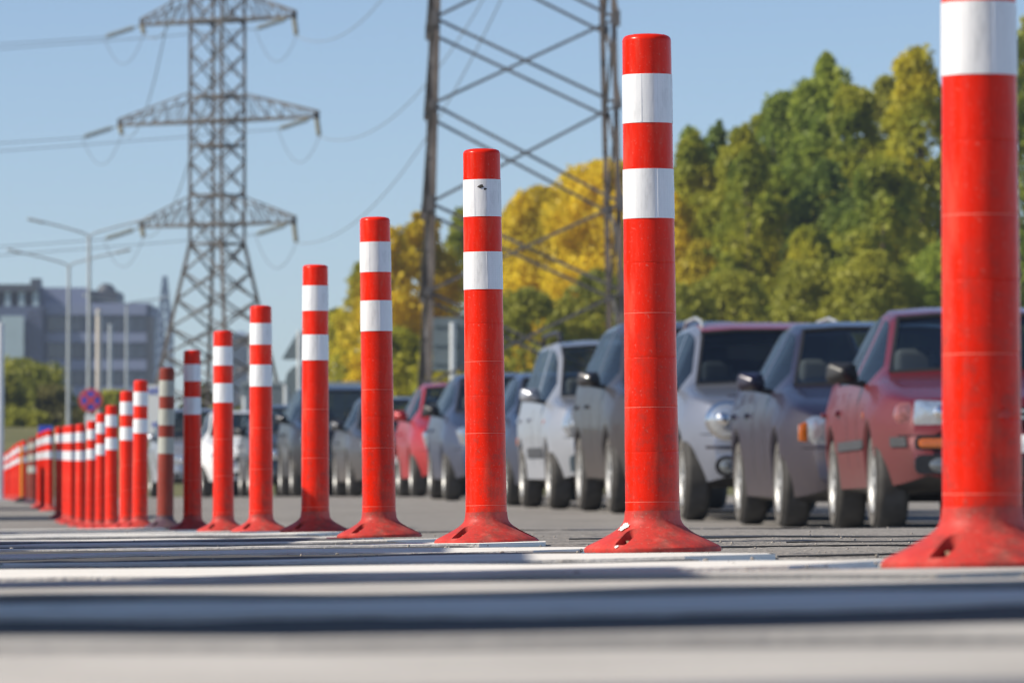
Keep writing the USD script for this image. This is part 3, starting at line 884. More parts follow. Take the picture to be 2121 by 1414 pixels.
names = {('upper', -1): 'upper left', ('upper', 1): 'upper right', ('middle', -1): 'middle left', ('middle', 1): 'middle right', ('lower', -1): 'lower left', ('lower', 1): 'lower right'}
far0 = BASE1 + np.array([-170.0, -14.0, 0.0])
for key, (b, c) in TIPS.items():
    nm, s = key
    end = far0 + np.array([0, 0, b[2]]) + np.array([0.35 * s, s * 3.6, -2.2 if s > 0 else 0.0])
    wire(wire_ends_left[key], end, 3.2, f'thin wire from the {names[key]} arm of the left pylon to the left edge')
    wire(BASE1 + c, ARM2[key], {'upper': 6.4, 'middle': 5.6, 'lower': 4.6}[nm], f'sagging wire from the {names[key]} arm of the left pylon towards the near pylon')
wire(BASE1 + np.array([0, 0, hz(-300)]), P2 + np.array([0, 0, ZT + 3]), 3.0, 'earth wire from the top of the left pylon, above the frame')

# a slim far mast, blue with distance
mx, md = 341, 520.0
Sm = md / FPX
mz = float(gz((mx - 1060.5) * Sm, md))
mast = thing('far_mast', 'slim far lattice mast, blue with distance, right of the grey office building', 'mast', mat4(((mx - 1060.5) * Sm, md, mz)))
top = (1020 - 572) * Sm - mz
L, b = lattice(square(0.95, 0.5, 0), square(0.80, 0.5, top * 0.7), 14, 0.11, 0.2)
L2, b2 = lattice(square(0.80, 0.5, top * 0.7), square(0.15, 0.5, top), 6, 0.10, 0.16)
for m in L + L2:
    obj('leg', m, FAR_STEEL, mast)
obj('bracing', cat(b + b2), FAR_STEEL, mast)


# ------------------------------------------------------------------ street lamps
def lamp(px, top, d, label, arms=True, mat=GREY_STEEL, r0=0.095, r1=0.06, armlen=2.0, rise=0.5, rz=0.0):
    S = d / FPX
    X = (px - 1060.5) * S
    Z = float(gz(X, d))
    H = (1020 - top) * S - Z
    t = thing('street_lamp', label, 'street lamp', mat4((X, d, Z), rz), 'street lamps at the left')
    obj('pole', lathe([(0, -0.3), (r0 * 1.3, -0.3), (r0 * 1.3, 0.5), (r0, 0.55), (r1, H), (0.0, H + 0.03)], 14), mat, t, smooth=40)
    if arms:
        for s in (-1, 1):
            tip = np.array([s * armlen, 0, H + rise])
            obj('arm', tube(np.array([[0, 0, H - 0.05], [s * 0.25, 0, H + 0.1], [s * armlen * 0.6, 0, H + 0.1 + (rise - 0.1) * 0.58], tip]), 0.038, 8), mat, t, smooth=40)
            hd = tm(rbox((-0.33, -0.13, -0.055), (0.33, 0.13, 0.055), 0.045))
            hd.apply_transform(trimesh.transformations.rotation_matrix(-s * 0.22, (0, 1, 0)))
            hd.apply_translation(tip + np.array([s * 0.3, 0, 0.06]))
            obj('lamp_head', hd, mat, t, smooth=30)
    return t


lamp(184, 487, 218, 'taller nearer double armed street lamp, its arms highest at the left', armlen=1.75, rise=0.5)
lamp(142, 549, 236, 'double armed street lamp with the slightly lower arms, left of the tallest one', armlen=1.95, rise=0.52)
lamp(262, 630, 330, 'thin far street lamp in front of the right part of the office building', armlen=2.1, rise=0.35, r0=0.11, r1=0.07, rz=0.5)
lamp(228, 672, 330, 'thin lamp pole without visible arms between the far lamp and the pale post', arms=False, r0=0.13, r1=0.10)
t = thing('concrete_post', 'pale weathered post with a rounded top just right of the round sign', 'post', mat4(((204 - 1060.5) * 150 / FPX, 150, float(gz((204 - 1060.5) * 150 / FPX, 150)))))
H = (1020 - 640) * 150 / FPX - float(gz((204 - 1060.5) * 150 / FPX, 150))
obj('pole', lathe([(0, -0.3), (0.075, -0.3), (0.068, H - 0.05), (0.05, H), (0, H + 0.01)], 14), plain('pale_post_paint', (0.55, 0.50, 0.45), 0.5, var=0.15, scale=2), t, smooth=40)
obj('band', lathe([(0.06, H - 0.16), (0.078, H - 0.15), (0.078, H - 0.09), (0.06, H - 0.08)], 14), GREY_STEEL, t)
xx = (1 - 1060.5) * 78 / FPX
t = thing('metal_post', 'pale round metal post at the very left edge of the picture', 'post', mat4((xx, 78, float(gz(xx, 78)))))
H = (1020 - 668) * 78 / FPX - float(gz(xx, 78))
obj('pole', lathe([(0, -0.1), (0.046, -0.1), (0.046, H - 0.01), (0.03, H), (0, H)], 16), LIGHT_STEEL, t, smooth=40)
obj('base_plate', box((-0.12, -0.12, -0.05), (0.12, 0.12, 0.012)), LIGHT_STEEL, t)


# ------------------------------------------------------------------ signs
def disc(r, th, sections=40, bevel=0.004):
    m = lathe([(0, 0), (r - bevel, 0), (r, bevel), (r, th - bevel), (r - bevel, th), (0, th)], sections)
    m.apply_transform(trimesh.transformations.rotation_matrix(math.pi / 2, (1, 0, 0)))   # thickness towards -y
    return m


def poly_plate(poly, y0, y1):
    """A flat plate from a polygon in (x, z), between the two depths."""
    m = trimesh.creation.extrude_polygon(poly, abs(y1 - y0))
    v = np.array(m.vertices)
    m = trimesh.Trimesh(np.c_[v[:, 0], min(y0, y1) + v[:, 2], v[:, 1]], m.faces, process=False)
    m.fix_normals()
    return m


def sign_post(t, H, r=0.038, x=0.0, y=0.05, mat=GREY_STEEL):
    p = lathe([(0, -0.3), (r, -0.3), (r, H), (0, H)], 14)
    p.apply_translation((x, y, 0))
    obj('pole', p, mat, t, smooth=40)


# round no stopping sign at the left
d = 148.0
S = d / FPX
X = (188 - 1060.5) * S
Z = float(gz(X, d))
C = (1020 - 829) * S - Z
t = thing('no_stopping_sign', 'round blue no stopping sign with red ring and red diagonal cross', 'road sign', mat4((X, d, Z)))
sign_post(t, C + 0.3)
R = 24.5 * S
m = disc(R, 0.02)
m.apply_translation((0, 0, C))
obj('sign_face', m, SIGN_RED, t, smooth=30)
m = disc(R * 0.77, 0.006)
m.apply_translation((0, -0.021, C))
obj('blue_field', m, SIGN_BLUE, t, smooth=30)
for a in (45, -45):
    w = R * 0.135
    ca, sa = math.cos(math.radians(a)), math.sin(math.radians(a))
    L_ = R * 0.80
    poly = sg.Polygon([(L_ * ca - w * sa, L_ * sa + w * ca), (-L_ * ca - w * sa, -L_ * sa + w * ca), (-L_ * ca + w * sa, -L_ * sa - w * ca), (L_ * ca + w * sa, L_ * sa - w * ca)])
    m = poly_plate(poly, -0.0285 - (0.002 if a > 0 else 0), -0.034 - (0.002 if a > 0 else 0))
    m.apply_translation((0, 0, C))
    obj('cross_bar', m, SIGN_RED, t)
pl = box((-12 * S, -0.02, C - 60 * S), (14 * S, 0, C - 30 * S))
obj('lower_plate', pl, SIGN_WHITE, t)

# white info board beside it
d = 140.0
S = d / FPX
X = (326 - 1060.5) * S
Z = float(gz(X, d))
t = thing('info_board', 'white upright info board with blue lettering at its top, behind the faded post', 'sign board', mat4((X, d, Z)))
obj('board', box((-20 * S, -0.03, (1020 - 905) * S - Z), (20 * S, 0, (1020 - 797) * S - Z)), SIGN_WHITE, t)
tx = meshkit.text_mesh('MSD', 13 * S, 0.006, bold=True)
v = np.array(tx.vertices)
tx = trimesh.Trimesh(np.c_[v[:, 0] * 0.95 - 19 * S, -0.031 - v[:, 2], v[:, 1] + (1020 - 816) * S - Z], tx.faces, process=False)
tx.fix_normals()
obj('lettering', tx, SIGN_BLUE, t)
obj('blue_mark', poly_plate(sg.Point(-6 * S, (1020 - 879) * S - Z).buffer(5 * S, 3), -0.031, -0.037), SIGN_BLUE, t)
for x in (-13 * S, 13 * S):
    sign_post(t, (1020 - 800) * S - Z, 0.03, x, 0.035)

# back of a triangular and a round sign, and of a large board
d = 147.0
S = d / FPX
X = (620 - 1060.5) * S
Z = float(gz(X, d))
t = thing('sign_back', 'dark backs of a triangular sign and a round sign below it on one grey pole', 'road sign', mat4((X, d, Z)))
tri = sg.Polygon([(-33 * S, (1020 - 742) * S - Z), (33 * S, (1020 - 742) * S - Z), (0, (1020 - 686) * S - Z)]).buffer(2.5 * S, 6)
obj('triangular_plate', poly_plate(tri, 0.05, 0.07), SIGN_BACK, t)
rd = disc(33 * S, 0.02)
rd.apply_translation((4 * S, 0.07, (1020 - 788) * S - Z))
obj('round_plate', rd, SIGN_BACK, t, smooth=30)
sign_post(t, (1020 - 684) * S - Z, 0.06, 0, -0.02, LIGHT_STEEL)
d = 140.0
S = d / FPX
X = (938 - 1060.5) * S
Z = float(gz(X, d))
t = thing('sign_back', 'dark rectangular back of a large road sign on a pale pole by the near pylon', 'road sign', mat4((X, d, Z)))
x0, x1, z0, z1 = -42 * S, 62 * S, (1020 - 768) * S - Z, (1020 - 657) * S - Z
obj('plate', box((x0, 0.06, z0), (x1, 0.08, z1)), SIGN_BACK, t)
for u in (0.15, 0.5, 0.85):
    zc = z0 + (z1 - z0) * u
    obj('back_rail', box((x0 + 0.02, 0.03, zc - 0.03), (x1 - 0.02, 0.058, zc + 0.03)), SIGN_BACK, t)
sign_post(t, (1020 - 668) * S - Z, 0.078, 0, -0.05, LIGHT_STEEL)
sign_post(t, (1020 - 668) * S - Z, 0.078, 44 * S, -0.05, LIGHT_STEEL)

# two more plain poles between the posts
for px, top, d, lab in ((592, 802, 150, 'thin pale pole standing left of the backs of the triangular and round signs'), (507, 826, 165, 'thin pale pole in front of the grey metal fence, right of the left pylon'),
                        (518, 690, 260, 'tall thin pale pole seen just left of the post before the left pylon')):
    S = d / FPX
    X = (px - 1060.5) * S
    Z = float(gz(X, d))
    t = thing('thin_pole', lab, 'pole', mat4((X, d, Z)))
    sign_post(t, (1020 - top) * S - Z, 0.06, 0, 0, LIGHT_STEEL)
    obj('cap', lathe([(0, 0), (0.07, 0), (0.07, 0.06), (0, 0.08)], 12) .apply_translation((0, 0, (1020 - top) * S - Z)), LIGHT_STEEL, t)

# small blue plate and the yellow marker among the far posts
d = 110.0
S = d / FPX
X = (95 - 1060.5) * S
Z = float(gz(X, d))
t = thing('blue_plate', 'small blue sign plate showing above the tight trio of far posts', 'road sign', mat4((X, d, Z)))
obj('plate', box((-15 * S, -0.02, (1020 - 905) * S - Z), (14 * S, 0, (1020 - 881) * S - Z)), SIGN_BLUE, t)
sign_post(t, (1020 - 884) * S - Z, 0.03, 0, 0.035)
d = 68.0
S = d / FPX
X = (45 - 1060.5) * S
Z = float(gz(X, d))
t = thing('orange_marker', 'thin orange and yellow marker post standing among the far posts', 'marker post', mat4((X, d, Z)))
obj('blade', tm(rbox((-0.016, -0.02, 0), (0.016, 0.02, (1020 - 922) * S - Z), 0.01)), ORANGE, t, smooth=30)
obj('base', lathe([(0, 0), (0.09, 0), (0.09, 0.02), (0.03, 0.06), (0, 0.06)], 16), BLACK, t)

# long fence of profiled sheets behind the far cars
d = 175.0
S = d / FPX
xa, xb = (498 - 1060.5) * S, (748 - 1060.5) * S
t = thing('sheet_metal_fence', 'long grey blue fence of profiled metal sheets behind the far cars', 'fence', mat4((0, d, 0)))
zt = (1020 - 797) * S
n = 8
for k in range(n):
    a, b = xa + (xb - xa) * k / n + 0.015, xa + (xb - xa) * (k + 1) / n - 0.015
    ridges = 7
    px_ = []
    for i in range(ridges):
        w = (b - a) / ridges
        u = a + w * i
        px_ += [(u, 0), (u + w * 0.35, 0), (u + w * 0.5, -0.03), (u + w * 0.85, -0.03)]
    px_.append((b, 0))
    poly = sg.Polygon(px_ + [(x, y + 0.012) for x, y in reversed(px_)])
    m = trimesh.creation.extrude_polygon(poly, zt - 0.6)
    m.apply_translation((0, 0, 0.6 - (0.0 if k % 3 else 0.02)))
    obj('sheet', m, FENCE, t)
obj('top_rail', box((xa, -0.06, zt - 0.02), (xb, 0.06, zt + 0.10)), FENCE, t)

# ------------------------------------------------------------------ buildings
d = 700.0
S = d / FPX
bz = float(gz(-50, d))


def bx(px):
    return (px - 1060.5) * S


def bh(py):
    return (1020 - py) * S


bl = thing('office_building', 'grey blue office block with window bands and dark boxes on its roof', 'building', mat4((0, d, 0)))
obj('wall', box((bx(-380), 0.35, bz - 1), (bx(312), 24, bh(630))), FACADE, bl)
obj('end_strip', box((bx(304), 0.0, bz - 1), (bx(316), 24.1, bh(655))), ROOFBOX, bl)
floors = [(655, 686), (712, 742), (769, 797), (826, 856), (883, 912), (940, 968)]
for (a, b) in floors:
    prev = 632 if a == 655 else b
    for (x0, x1, mt) in ((100, 148, WIN_MID), (150, 172, WIN_DARK), (182, 200, WIN_MID), (206, 232, WIN_MID), (234, 257, WIN_DARK), (264, 284, WIN_MID), (286, 302, WIN_MID)):
        w = obj('window', box((bx(x0), 0.22, bh(b)), (bx(x1), 0.45, bh(a))), mt, bl)
        bars_ = [box((bx(x0 + (x1 - x0) * k / 3) - 0.05, 0.14, bh(b)), (bx(x0 + (x1 - x0) * k / 3) + 0.05, 0.21, bh(a))) for k in (1, 2)]
        obj('mullion', cat(bars_), FACADE, w)
for (a, b) in ((632, 652), (689, 709), (745, 766), (800, 823), (859, 880), (915, 937)):
    obj('spandrel_band', box((bx(92), 0.0, bh(b)), (bx(303), 0.34, bh(a))), FACADE2, bl)
obj('left_block', box((bx(-380), -1.2, bz - 1), (bx(90), -0.01 + 0.3, bh(634))), FACADE, bl)
for k in range(8):
    x = 56 + k * 4.2
    obj('facade_rib', box((bx(x), -1.4, bz - 1), (bx(x + 1.3), -1.21, bh(640))), FACADE2, bl)
obj('upper_storey', box((bx(80), 2, bh(629.5)), (bx(178), 20, bh(594))), FACADE2, bl)
obj('parapet', box((bx(90), 0.1, bh(632)), (bx(313), 0.6, bh(627))), FACADE2, bl)
obj('roof_plant', box((bx(166), 3, bh(627)), (bx(238), 16, bh(600))), ROOFBOX, bl)
rd = lathe([(0, 0), (20 * S, 0), (18 * S, 10 * S), (8 * S, 18 * S), (0, 19 * S)], 16)
rd.apply_translation((bx(210), 8, bh(600.5)))
obj('roof_dome', rd, ROOFBOX, bl, smooth=40)
obj('roof_slab', box((bx(-380), -1, bh(604)), (bx(78), 20, bh(589))), ROOFBOX, bl)
obj('roof_storey_wall', box((bx(-380), 3, bh(633.8)), (bx(66), 18, bh(604.2))), FACADE, bl)
for k in range(8):
    x = 74 - k * 29
    obj('roof_column', box((bx(x) - 0.35, -0.6, bh(633.9)), (bx(x) + 0.35, 0.1, bh(604.1))), PALE_PANEL, bl)
obj('chimney', box((bx(57), 4, bh(588.9)), (bx(77), 7, bh(574))), ROOFBOX, bl)
obj('glazed_panel', box((bx(4), -2.2, bh(748)), (bx(52), -1.45, bh(655))), PALE_PANEL, bl)

d = 1150.0
S = d / FPX
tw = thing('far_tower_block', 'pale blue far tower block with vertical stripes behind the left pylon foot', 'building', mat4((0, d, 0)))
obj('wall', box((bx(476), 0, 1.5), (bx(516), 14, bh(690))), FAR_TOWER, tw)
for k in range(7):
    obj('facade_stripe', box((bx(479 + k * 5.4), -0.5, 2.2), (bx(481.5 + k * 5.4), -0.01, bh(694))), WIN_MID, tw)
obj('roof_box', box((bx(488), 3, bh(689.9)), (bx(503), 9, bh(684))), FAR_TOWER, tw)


# ------------------------------------------------------------------ trees and bushes
def leaf_quads(P, size, rng, outward=None):
    n = len(P)
    a = rng.normal(size=(n, 3))
    if outward is not None:
        a = a * 0.9 + outward * 0.25
    a /= np.linalg.norm(a, axis=1, keepdims=True)
    b = np.cross(a, rng.normal(size=(n, 3)))
    b /= np.linalg.norm(b, axis=1, keepdims=True)
    c = np.cross(a, b)
    s = size * rng.uniform(0.6, 1.35, (n, 1))
    v = np.stack([P - b * s, P + c * s * 0.62, P + b * s, P - c * s * 0.62], 1).reshape(-1, 3)
    i = np.arange(n)[:, None] * 4
    return v, np.concatenate([i + [0, 1, 2], i + [0, 2, 3]])


def crown(H, z0, R, rng, n, leaf, shape='egg', blobs=26):
    """Leaves over a lumpy, uneven crown from z0 to H, with side clumps that break its outline."""
    def env(u):
        if shape == 'egg':
            return np.clip(0.75 + 0.9 * u, 0, 1) * np.clip(1 - u ** 2.4, 0, 1) ** 0.7
        if shape == 'cone':
            return np.clip(0.8 + 1.2 * u, 0, 1) * np.clip(1 - u ** 1.3, 0, 1) ** 0.75
        return np.clip(0.85 + u, 0, 1) * np.sqrt(np.clip(1 - u ** 2.2, 0, 1))
    seed = int(rng.integers(1, 999))
    h = H - z0
    n1 = int(n * 0.42)
    u = rng.random(n1)
    a = rng.random(n1) * 2 * math.pi
    D = np.c_[np.cos(a), np.sin(a), np.zeros(n1)]
    k = 1.25 / max(R * 0.55, 0.5)
    Q = np.c_[D[:, :2] * R, u * h]
    lump = 0.45 + 0.85 * meshkit.noise(Q * k + 30, seed) + 0.40 * (meshkit.noise(Q * k * 2.6 + 60, seed + 1) - 0.5)
    r = R * env(u) * np.clip(lump, 0.3, 1.35) * (0.66 + 0.40 * rng.random(n1) ** 0.7)
    lean = rng.normal(0, 0.05 * R, 2)
    P1 = np.c_[D[:, :2] * r[:, None] + lean * u[:, None] * 3, z0 + u * h]
    N1 = D + np.array([0, 0, 0.45])
    ub = rng.random(blobs) ** 0.8
    ab = rng.random(blobs) * 2 * math.pi
    rb = R * env(ub) * rng.uniform(0.60, 1.02, blobs)
    br = R * rng.uniform(0.20, 0.42, blobs) * (1 - 0.3 * ub)
    C = np.c_[rb * np.cos(ab) + lean[0] * ub * 3, rb * np.sin(ab) + lean[1] * ub * 3, z0 + ub * h]
    C[:, 2] = np.minimum(C[:, 2], H - br * 0.9)
    n2 = n - n1
    w = br ** 2
    kk = rng.choice(blobs, n2, p=w / w.sum())
    d = rng.normal(size=(n2, 3))
    d /= np.linalg.norm(d, axis=1, keepdims=True)
    P2 = C[kk] + d * (br[kk] * (0.55 + 0.5 * rng.random(n2) ** 0.7) * (0.75 + 0.5 * meshkit.noise(C[kk] + d * 2.1 + 40, 3)))[:, None]
    P, N = np.vstack([P1, P2]), np.vstack([N1, d + np.array([0, 0, 0.25])])
    P[:, 2] = np.maximum(P[:, 2], 0.02)
    return leaf_quads(P, leaf, rng, N), C


tree_no = [0]


def tree(px, top, width, d, kind, label, n=6000, leaf=0.17, shape='egg', base=0.12, cat_='tree', name='tree', group=None, blobs=26, bark=BARK, foot=0.0):
    tree_no[0] += 1
    rng = np.random.default_rng(500 + tree_no[0])
    S = d / FPX
    X = (px - 1060.5) * S
    Z = float(gz(X, d))
    H = (1020 - top) * S - Z
    R = width * S / 2 * (1.35 if cat_ == 'tree' else 1.15)
    n = int(n * 1.25)
    leaf = leaf * 0.85
    t = thing(name, label, cat_, mat4((X, d, Z)), group)
    (v, f), C = crown(H, max(0.05, H * base - foot), R, rng, n, leaf, shape, blobs)
    obj('crown', trimesh.Trimesh(v, f, process=False), LEAF[kind], t)
    bend = rng.normal(0, 0.02 * H, (6, 2))
    u = np.linspace(0, 1, 6)
    sp = np.c_[np.cumsum(bend[:, 0]) * u * 0.4, np.cumsum(bend[:, 1]) * u * 0.4, u * H * 0.9 - 0.2 * (1 - u)]
    rt = max(0.05, H * 0.012)
    ms = [tube(sp, np.linspace(rt, rt * 0.2, 6), 7)]
    for c in C[::3]:
        s0 = sp[np.argmin(np.abs(sp[:, 2] - max(0.5, c[2] - R * 0.6)))]
        ms.append(tube([s0, (s0 + c) / 2 + (0, 0, 0.1), c], [rt * 0.4, rt * 0.25, rt * 0.12], 5))
    obj('trunk', cat(ms), bark, t, smooth=50)


FOREST = 'trees of the wood on the right'
tree(1050, 425, 130, 228, 'yellow', 'golden tree at the left end of the golden group, right of the scuffed post', 8000, 0.15, base=0.0)
tree(1180, 352, 170, 226, 'yellow', 'middle tree of the golden group under the pylon bracing', 9000, 0.15, base=0.0, shape='dome', bark=BIRCH)
tree(1300, 338, 150, 218, 'yellow', 'golden tree cut by the left side of the paint splashed post', 9000, 0.15, base=0.0, shape='dome', bark=BIRCH)
tree(1455, 275, 150, 214, 'mixed', 'yellow green tree whose top fills the gap right of the splashed post', 9000, 0.15, base=0.0)
tree(1590, 222, 150, 220, 'mixed', 'yellow green tree rising at the middle of the right wood skyline', 9000, 0.15, base=0.0)
tree(1668, 165, 150, 222, 'green', 'green tree leaning on the left side of the tallest tree', 9000, 0.15, base=0.0)
tree(1790, 178, 170, 210, 'mixed', 'sunlit tree directly right of the tallest tree', 10000, 0.15, base=0.0)
tree(1390, 400, 130, 206, 'yellow', 'yellow tree half hidden by the right side of the splashed post', 8000, 0.15, base=0.0)
tree(745, 545, 110, 235, 'mixed', 'small pale green tree at the left end of the wood', 5500, 0.15, base=0.02)
tree(712, 640, 80, 238, 'mixed', 'lowest leftmost green bush like tree at the wood edge', 3500, 0.15, base=0.0)
tree(800, 470, 150, 225, 'yellow', 'yellow green tree left of the near pylon, behind the fourth post', 8000, 0.15, base=0.03)
tree(880, 440, 150, 228, 'yellow', 'yellow green tree directly behind the left legs of the near pylon', 8000, 0.15, base=0.03)
tree(975, 428, 160, 232, 'mixed', 'greener tree showing between the two yellow groups, behind the scuffed post', 8000, 0.15, base=0.03)
tree(1120, 388, 190, 222, 'yellow', 'bright golden tree, left of two under the pylon bracing', 11000, 0.15, shape='dome', base=0.02, blobs=34, bark=BIRCH)
tree(1235, 336, 210, 220, 'yellow', 'brightest tallest golden tree in front of the right pylon legs', 12500, 0.15, shape='dome', base=0.02, blobs=36, bark=BIRCH)
tree(1340, 330, 150, 224, 'mixed', 'yellow green tree hidden behind the paint splashed post', 8000, 0.15, base=0.03)
tree(1425, 262, 130, 216, 'green', 'green tree just right of the paint splashed post, with thin pointed top', 8500, 0.15, shape='cone', base=0.03)
tree(1490, 248, 120, 222, 'dark', 'dark pointed tree second right of the paint splashed post', 7000, 0.15, shape='cone', base=0.03)
tree(1545, 258, 150, 212, 'mixed', 'yellowish tree in the middle of the right wood', 9000, 0.15, base=0.03)
tree(1625, 190, 160, 218, 'green', 'broad green tree below the gap in the right skyline', 10000, 0.15, base=0.03)
tree(1738, 112, 170, 214, 'green', 'tallest green tree whose round top stands clear against the sky', 12000, 0.15, base=0.03, blobs=32)
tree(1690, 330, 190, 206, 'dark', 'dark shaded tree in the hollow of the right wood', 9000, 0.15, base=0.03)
tree(1820, 160, 160, 216, 'olive', 'olive tree right of the tallest green one', 9500, 0.15, base=0.03)
tree(1880, 128, 130, 222, 'dark', 'dark tree top peeping between the tallest tree and the nearest post', 8000, 0.15, shape='cone', base=0.03)
tree(1925, 100, 190, 208, 'mixed', 'tall yellow green tree touching the left side of the nearest post', 12500, 0.15, base=0.03, blobs=32)
tree(2050, 60, 220, 212, 'green', 'tall green tree behind the nearest post', 12000, 0.15, base=0.03, blobs=32)
tree(2140, 20, 200, 214, 'olive', 'tree at the right edge of the picture', 9000, 0.15, base=0.03)
tree(1455, 500, 110, 204, 'yellow', 'low yellow tree right of the paint splashed post', 6000, 0.14, base=0.03)
tree(1560, 300, 150, 204, 'mixed', 'yellow topped tree leaning before the broad green one', 9000, 0.15, base=0.03)
tree(1830, 330, 190, 202, 'mixed', 'sunlit yellow green tree below the tallest one, left of the nearest post', 11000, 0.15, base=0.03)
tree(1640, 470, 130, 200, 'mixed', 'small yellow green tree at the foot of the dark hollow', 6000, 0.14, base=0.03)
SHR = 'bushes along the foot of the wood'
for i, (px, top, w, d, kind, lab) in enumerate([
        (1090, 600, 190, 190, 'olive', 'olive bush under the pylon bracing, behind the silver van'), (1235, 560, 190, 192, 'olive', 'olive bush at the right pylon legs'),
        (1390, 590, 190, 188, 'olive', 'olive bush right of the paint splashed post, above the red car roof'), (1530, 560, 200, 190, 'olive', 'pale olive bush above the red roofed car'),
        (1680, 540, 210, 188, 'olive', 'wide olive bush above the dark blue sedan'), (1830, 520, 210, 186, 'olive', 'wide green bush behind the maroon car roof'),
        (1975, 500, 220, 188, 'green', 'green bush behind the nearest post'), (2110, 480, 200, 186, 'green', 'green bush at the right edge behind the cars'),
        (950, 690, 150, 190, 'mixed', 'yellow green bush below the large sign back'), (830, 680, 130, 196, 'mixed', 'yellow bush behind the red hatchback')]):
    tree(px, top, w, d, kind, lab, 6500, 0.13, shape='dome', base=0.0, cat_='bush', name='bush', blobs=30, foot=0.3)
for i, (px, top, w, d, kind, lab) in enumerate([
        (72, 742, 200, 250, 'olive', 'big rounded olive bush left of the round sign, before the building'), (15, 770, 90, 246, 'olive', 'olive bush behind the metal post at the left edge'),
        (120, 800, 90, 246, 'brown', 'dark brown bush at the right flank of the big rounded one'), (45, 850, 110, 225, 'olive', 'low pale bush in front of the big rounded olive one'),
        (235, 812, 120, 262, 'olive', 'bush between the round sign and the info board'), (300, 806, 90, 262, 'olive', 'bush directly behind the white info board'),
        (405, 800, 80, 262, 'brown', 'bush between the faded post and the left pylon foot'), (500, 842, 60, 262, 'olive', 'low bush in front of the pale far tower'), (185, 850, 90, 240, 'brown', 'low bush behind the round sign'), (440, 845, 80, 258, 'olive', 'bush at the foot of the left pylon')]):
    tree(px, top, w, d, kind, lab, 5000, 0.15, shape='dome', base=0.0, cat_='bush', name='bush', blobs=26, foot=0.3)


# ------------------------------------------------------------------ parked cars
def ray_hits(tris, P, axis):
    """First surface met by rays from far outside along +y (axis 1) or +x (axis 0)."""
    o = [0, 2] if axis == 1 else [1, 2]
    a, b, c = tris[:, 0][:, o], tris[:, 1][:, o], tris[:, 2][:, o]
    va, vb, vc = tris[:, 0, axis], tris[:, 1, axis], tris[:, 2, axis]
    den = (b[:, 1] - c[:, 1]) * (a[:, 0] - c[:, 0]) + (c[:, 0] - b[:, 0]) * (a[:, 1] - c[:, 1])
    den = np.where(np.abs(den) < 1e-12, 1e30, den)
    x, y = P[:, 0][:, None], P[:, 1][:, None]
    l1 = ((b[:, 1] - c[:, 1]) * (x - c[:, 0]) + (c[:, 0] - b[:, 0]) * (y - c[:, 1])) / den
    l2 = ((c[:, 1] - a[:, 1]) * (x - c[:, 0]) + (a[:, 0] - c[:, 0]) * (y - c[:, 1])) / den
    l3 = 1 - l1 - l2
    ok = (l1 >= -1e-6) & (l2 >= -1e-6) & (l3 >= -1e-6)
    v = np.where(ok, l1 * va + l2 * vb + l3 * vc, 1e9)
    return v.min(1)


def patch(tris, poly, axis=1, proud=0.006, deep=0.03, res=0.03, bulge=0.0):
    """A shaped piece set into the body: its outline given in (x, z) seen from the front, or (y, z) seen from the side."""
    poly = poly if isinstance(poly, sg.Polygon) else sg.Polygon(poly)
    poly = poly.buffer(0)
    L = poly.exterior.length
    B = np.array([poly.exterior.interpolate(t * L).coords[0] for t in np.linspace(0, 1, max(14, int(L / res)), endpoint=False)])
    x0, z0, x1, z1 = poly.bounds
    gx, gz_ = np.meshgrid(np.arange(x0 + res / 2, x1, res), np.arange(z0 + res / 2, z1, res))
    inner = poly.buffer(-res * 0.4)
    I = np.array([p for p in np.c_[gx.ravel(), gz_.ravel()] if inner.contains(sg.Point(p))]).reshape(-1, 2)
    Q = np.vstack([B, I])
    tri = Delaunay(Q).simplices
    cen = Q[tri].mean(1)
    tri = tri[[poly.contains(sg.Point(c)) for c in cen]]
    h = ray_hits(tris, Q, axis)
    good = h < 1e8
    if not good.all():
        h[~good] = np.interp(np.flatnonzero(~good), np.flatnonzero(good), h[good]) if good.any() else 0
    dist = np.array([poly.exterior.distance(sg.Point(p)) for p in Q])
    front = h - proud - bulge * np.sqrt(np.clip(dist / max(1e-6, dist.max()), 0, 1))
    nb = len(B)

    def vert(p, w):
        return np.c_[p[:, 0], w, p[:, 1]] if axis == 1 else np.c_[w, p[:, 0], p[:, 1]]
    V = np.vstack([vert(Q, front), vert(B, h[:nb] + deep)])
    k = np.arange(nb)
    k2 = (k + 1) % nb
    n = len(Q)
    F = np.vstack([tri, np.c_[k, k2, n + k2], np.c_[k, n + k2, n + k]])
    m = trimesh.Trimesh(V, F, process=False)
    trimesh.repair.fix_normals(m)
    c = m.vertices[tri].mean(0) if False else None
    nrm = m.face_normals[0][axis]
    if nrm > 0:
        m.invert()
    return m


def ellipse(cx, cz, a, b, n=28):
    t = np.linspace(0, 2 * math.pi, n, endpoint=False)
    return sg.Polygon(np.c_[cx + a * np.cos(t), cz + b * np.sin(t)])


def rrect(x0, z0, x1, z1, r=0.03):
    return sg.box(x0 + r, z0 + r, x1 - r, z1 - r).buffer(r, 5)


def mirror_x(poly):
    return sg.Polygon([(-x, z) for x, z in poly.exterior.coords][::-1])


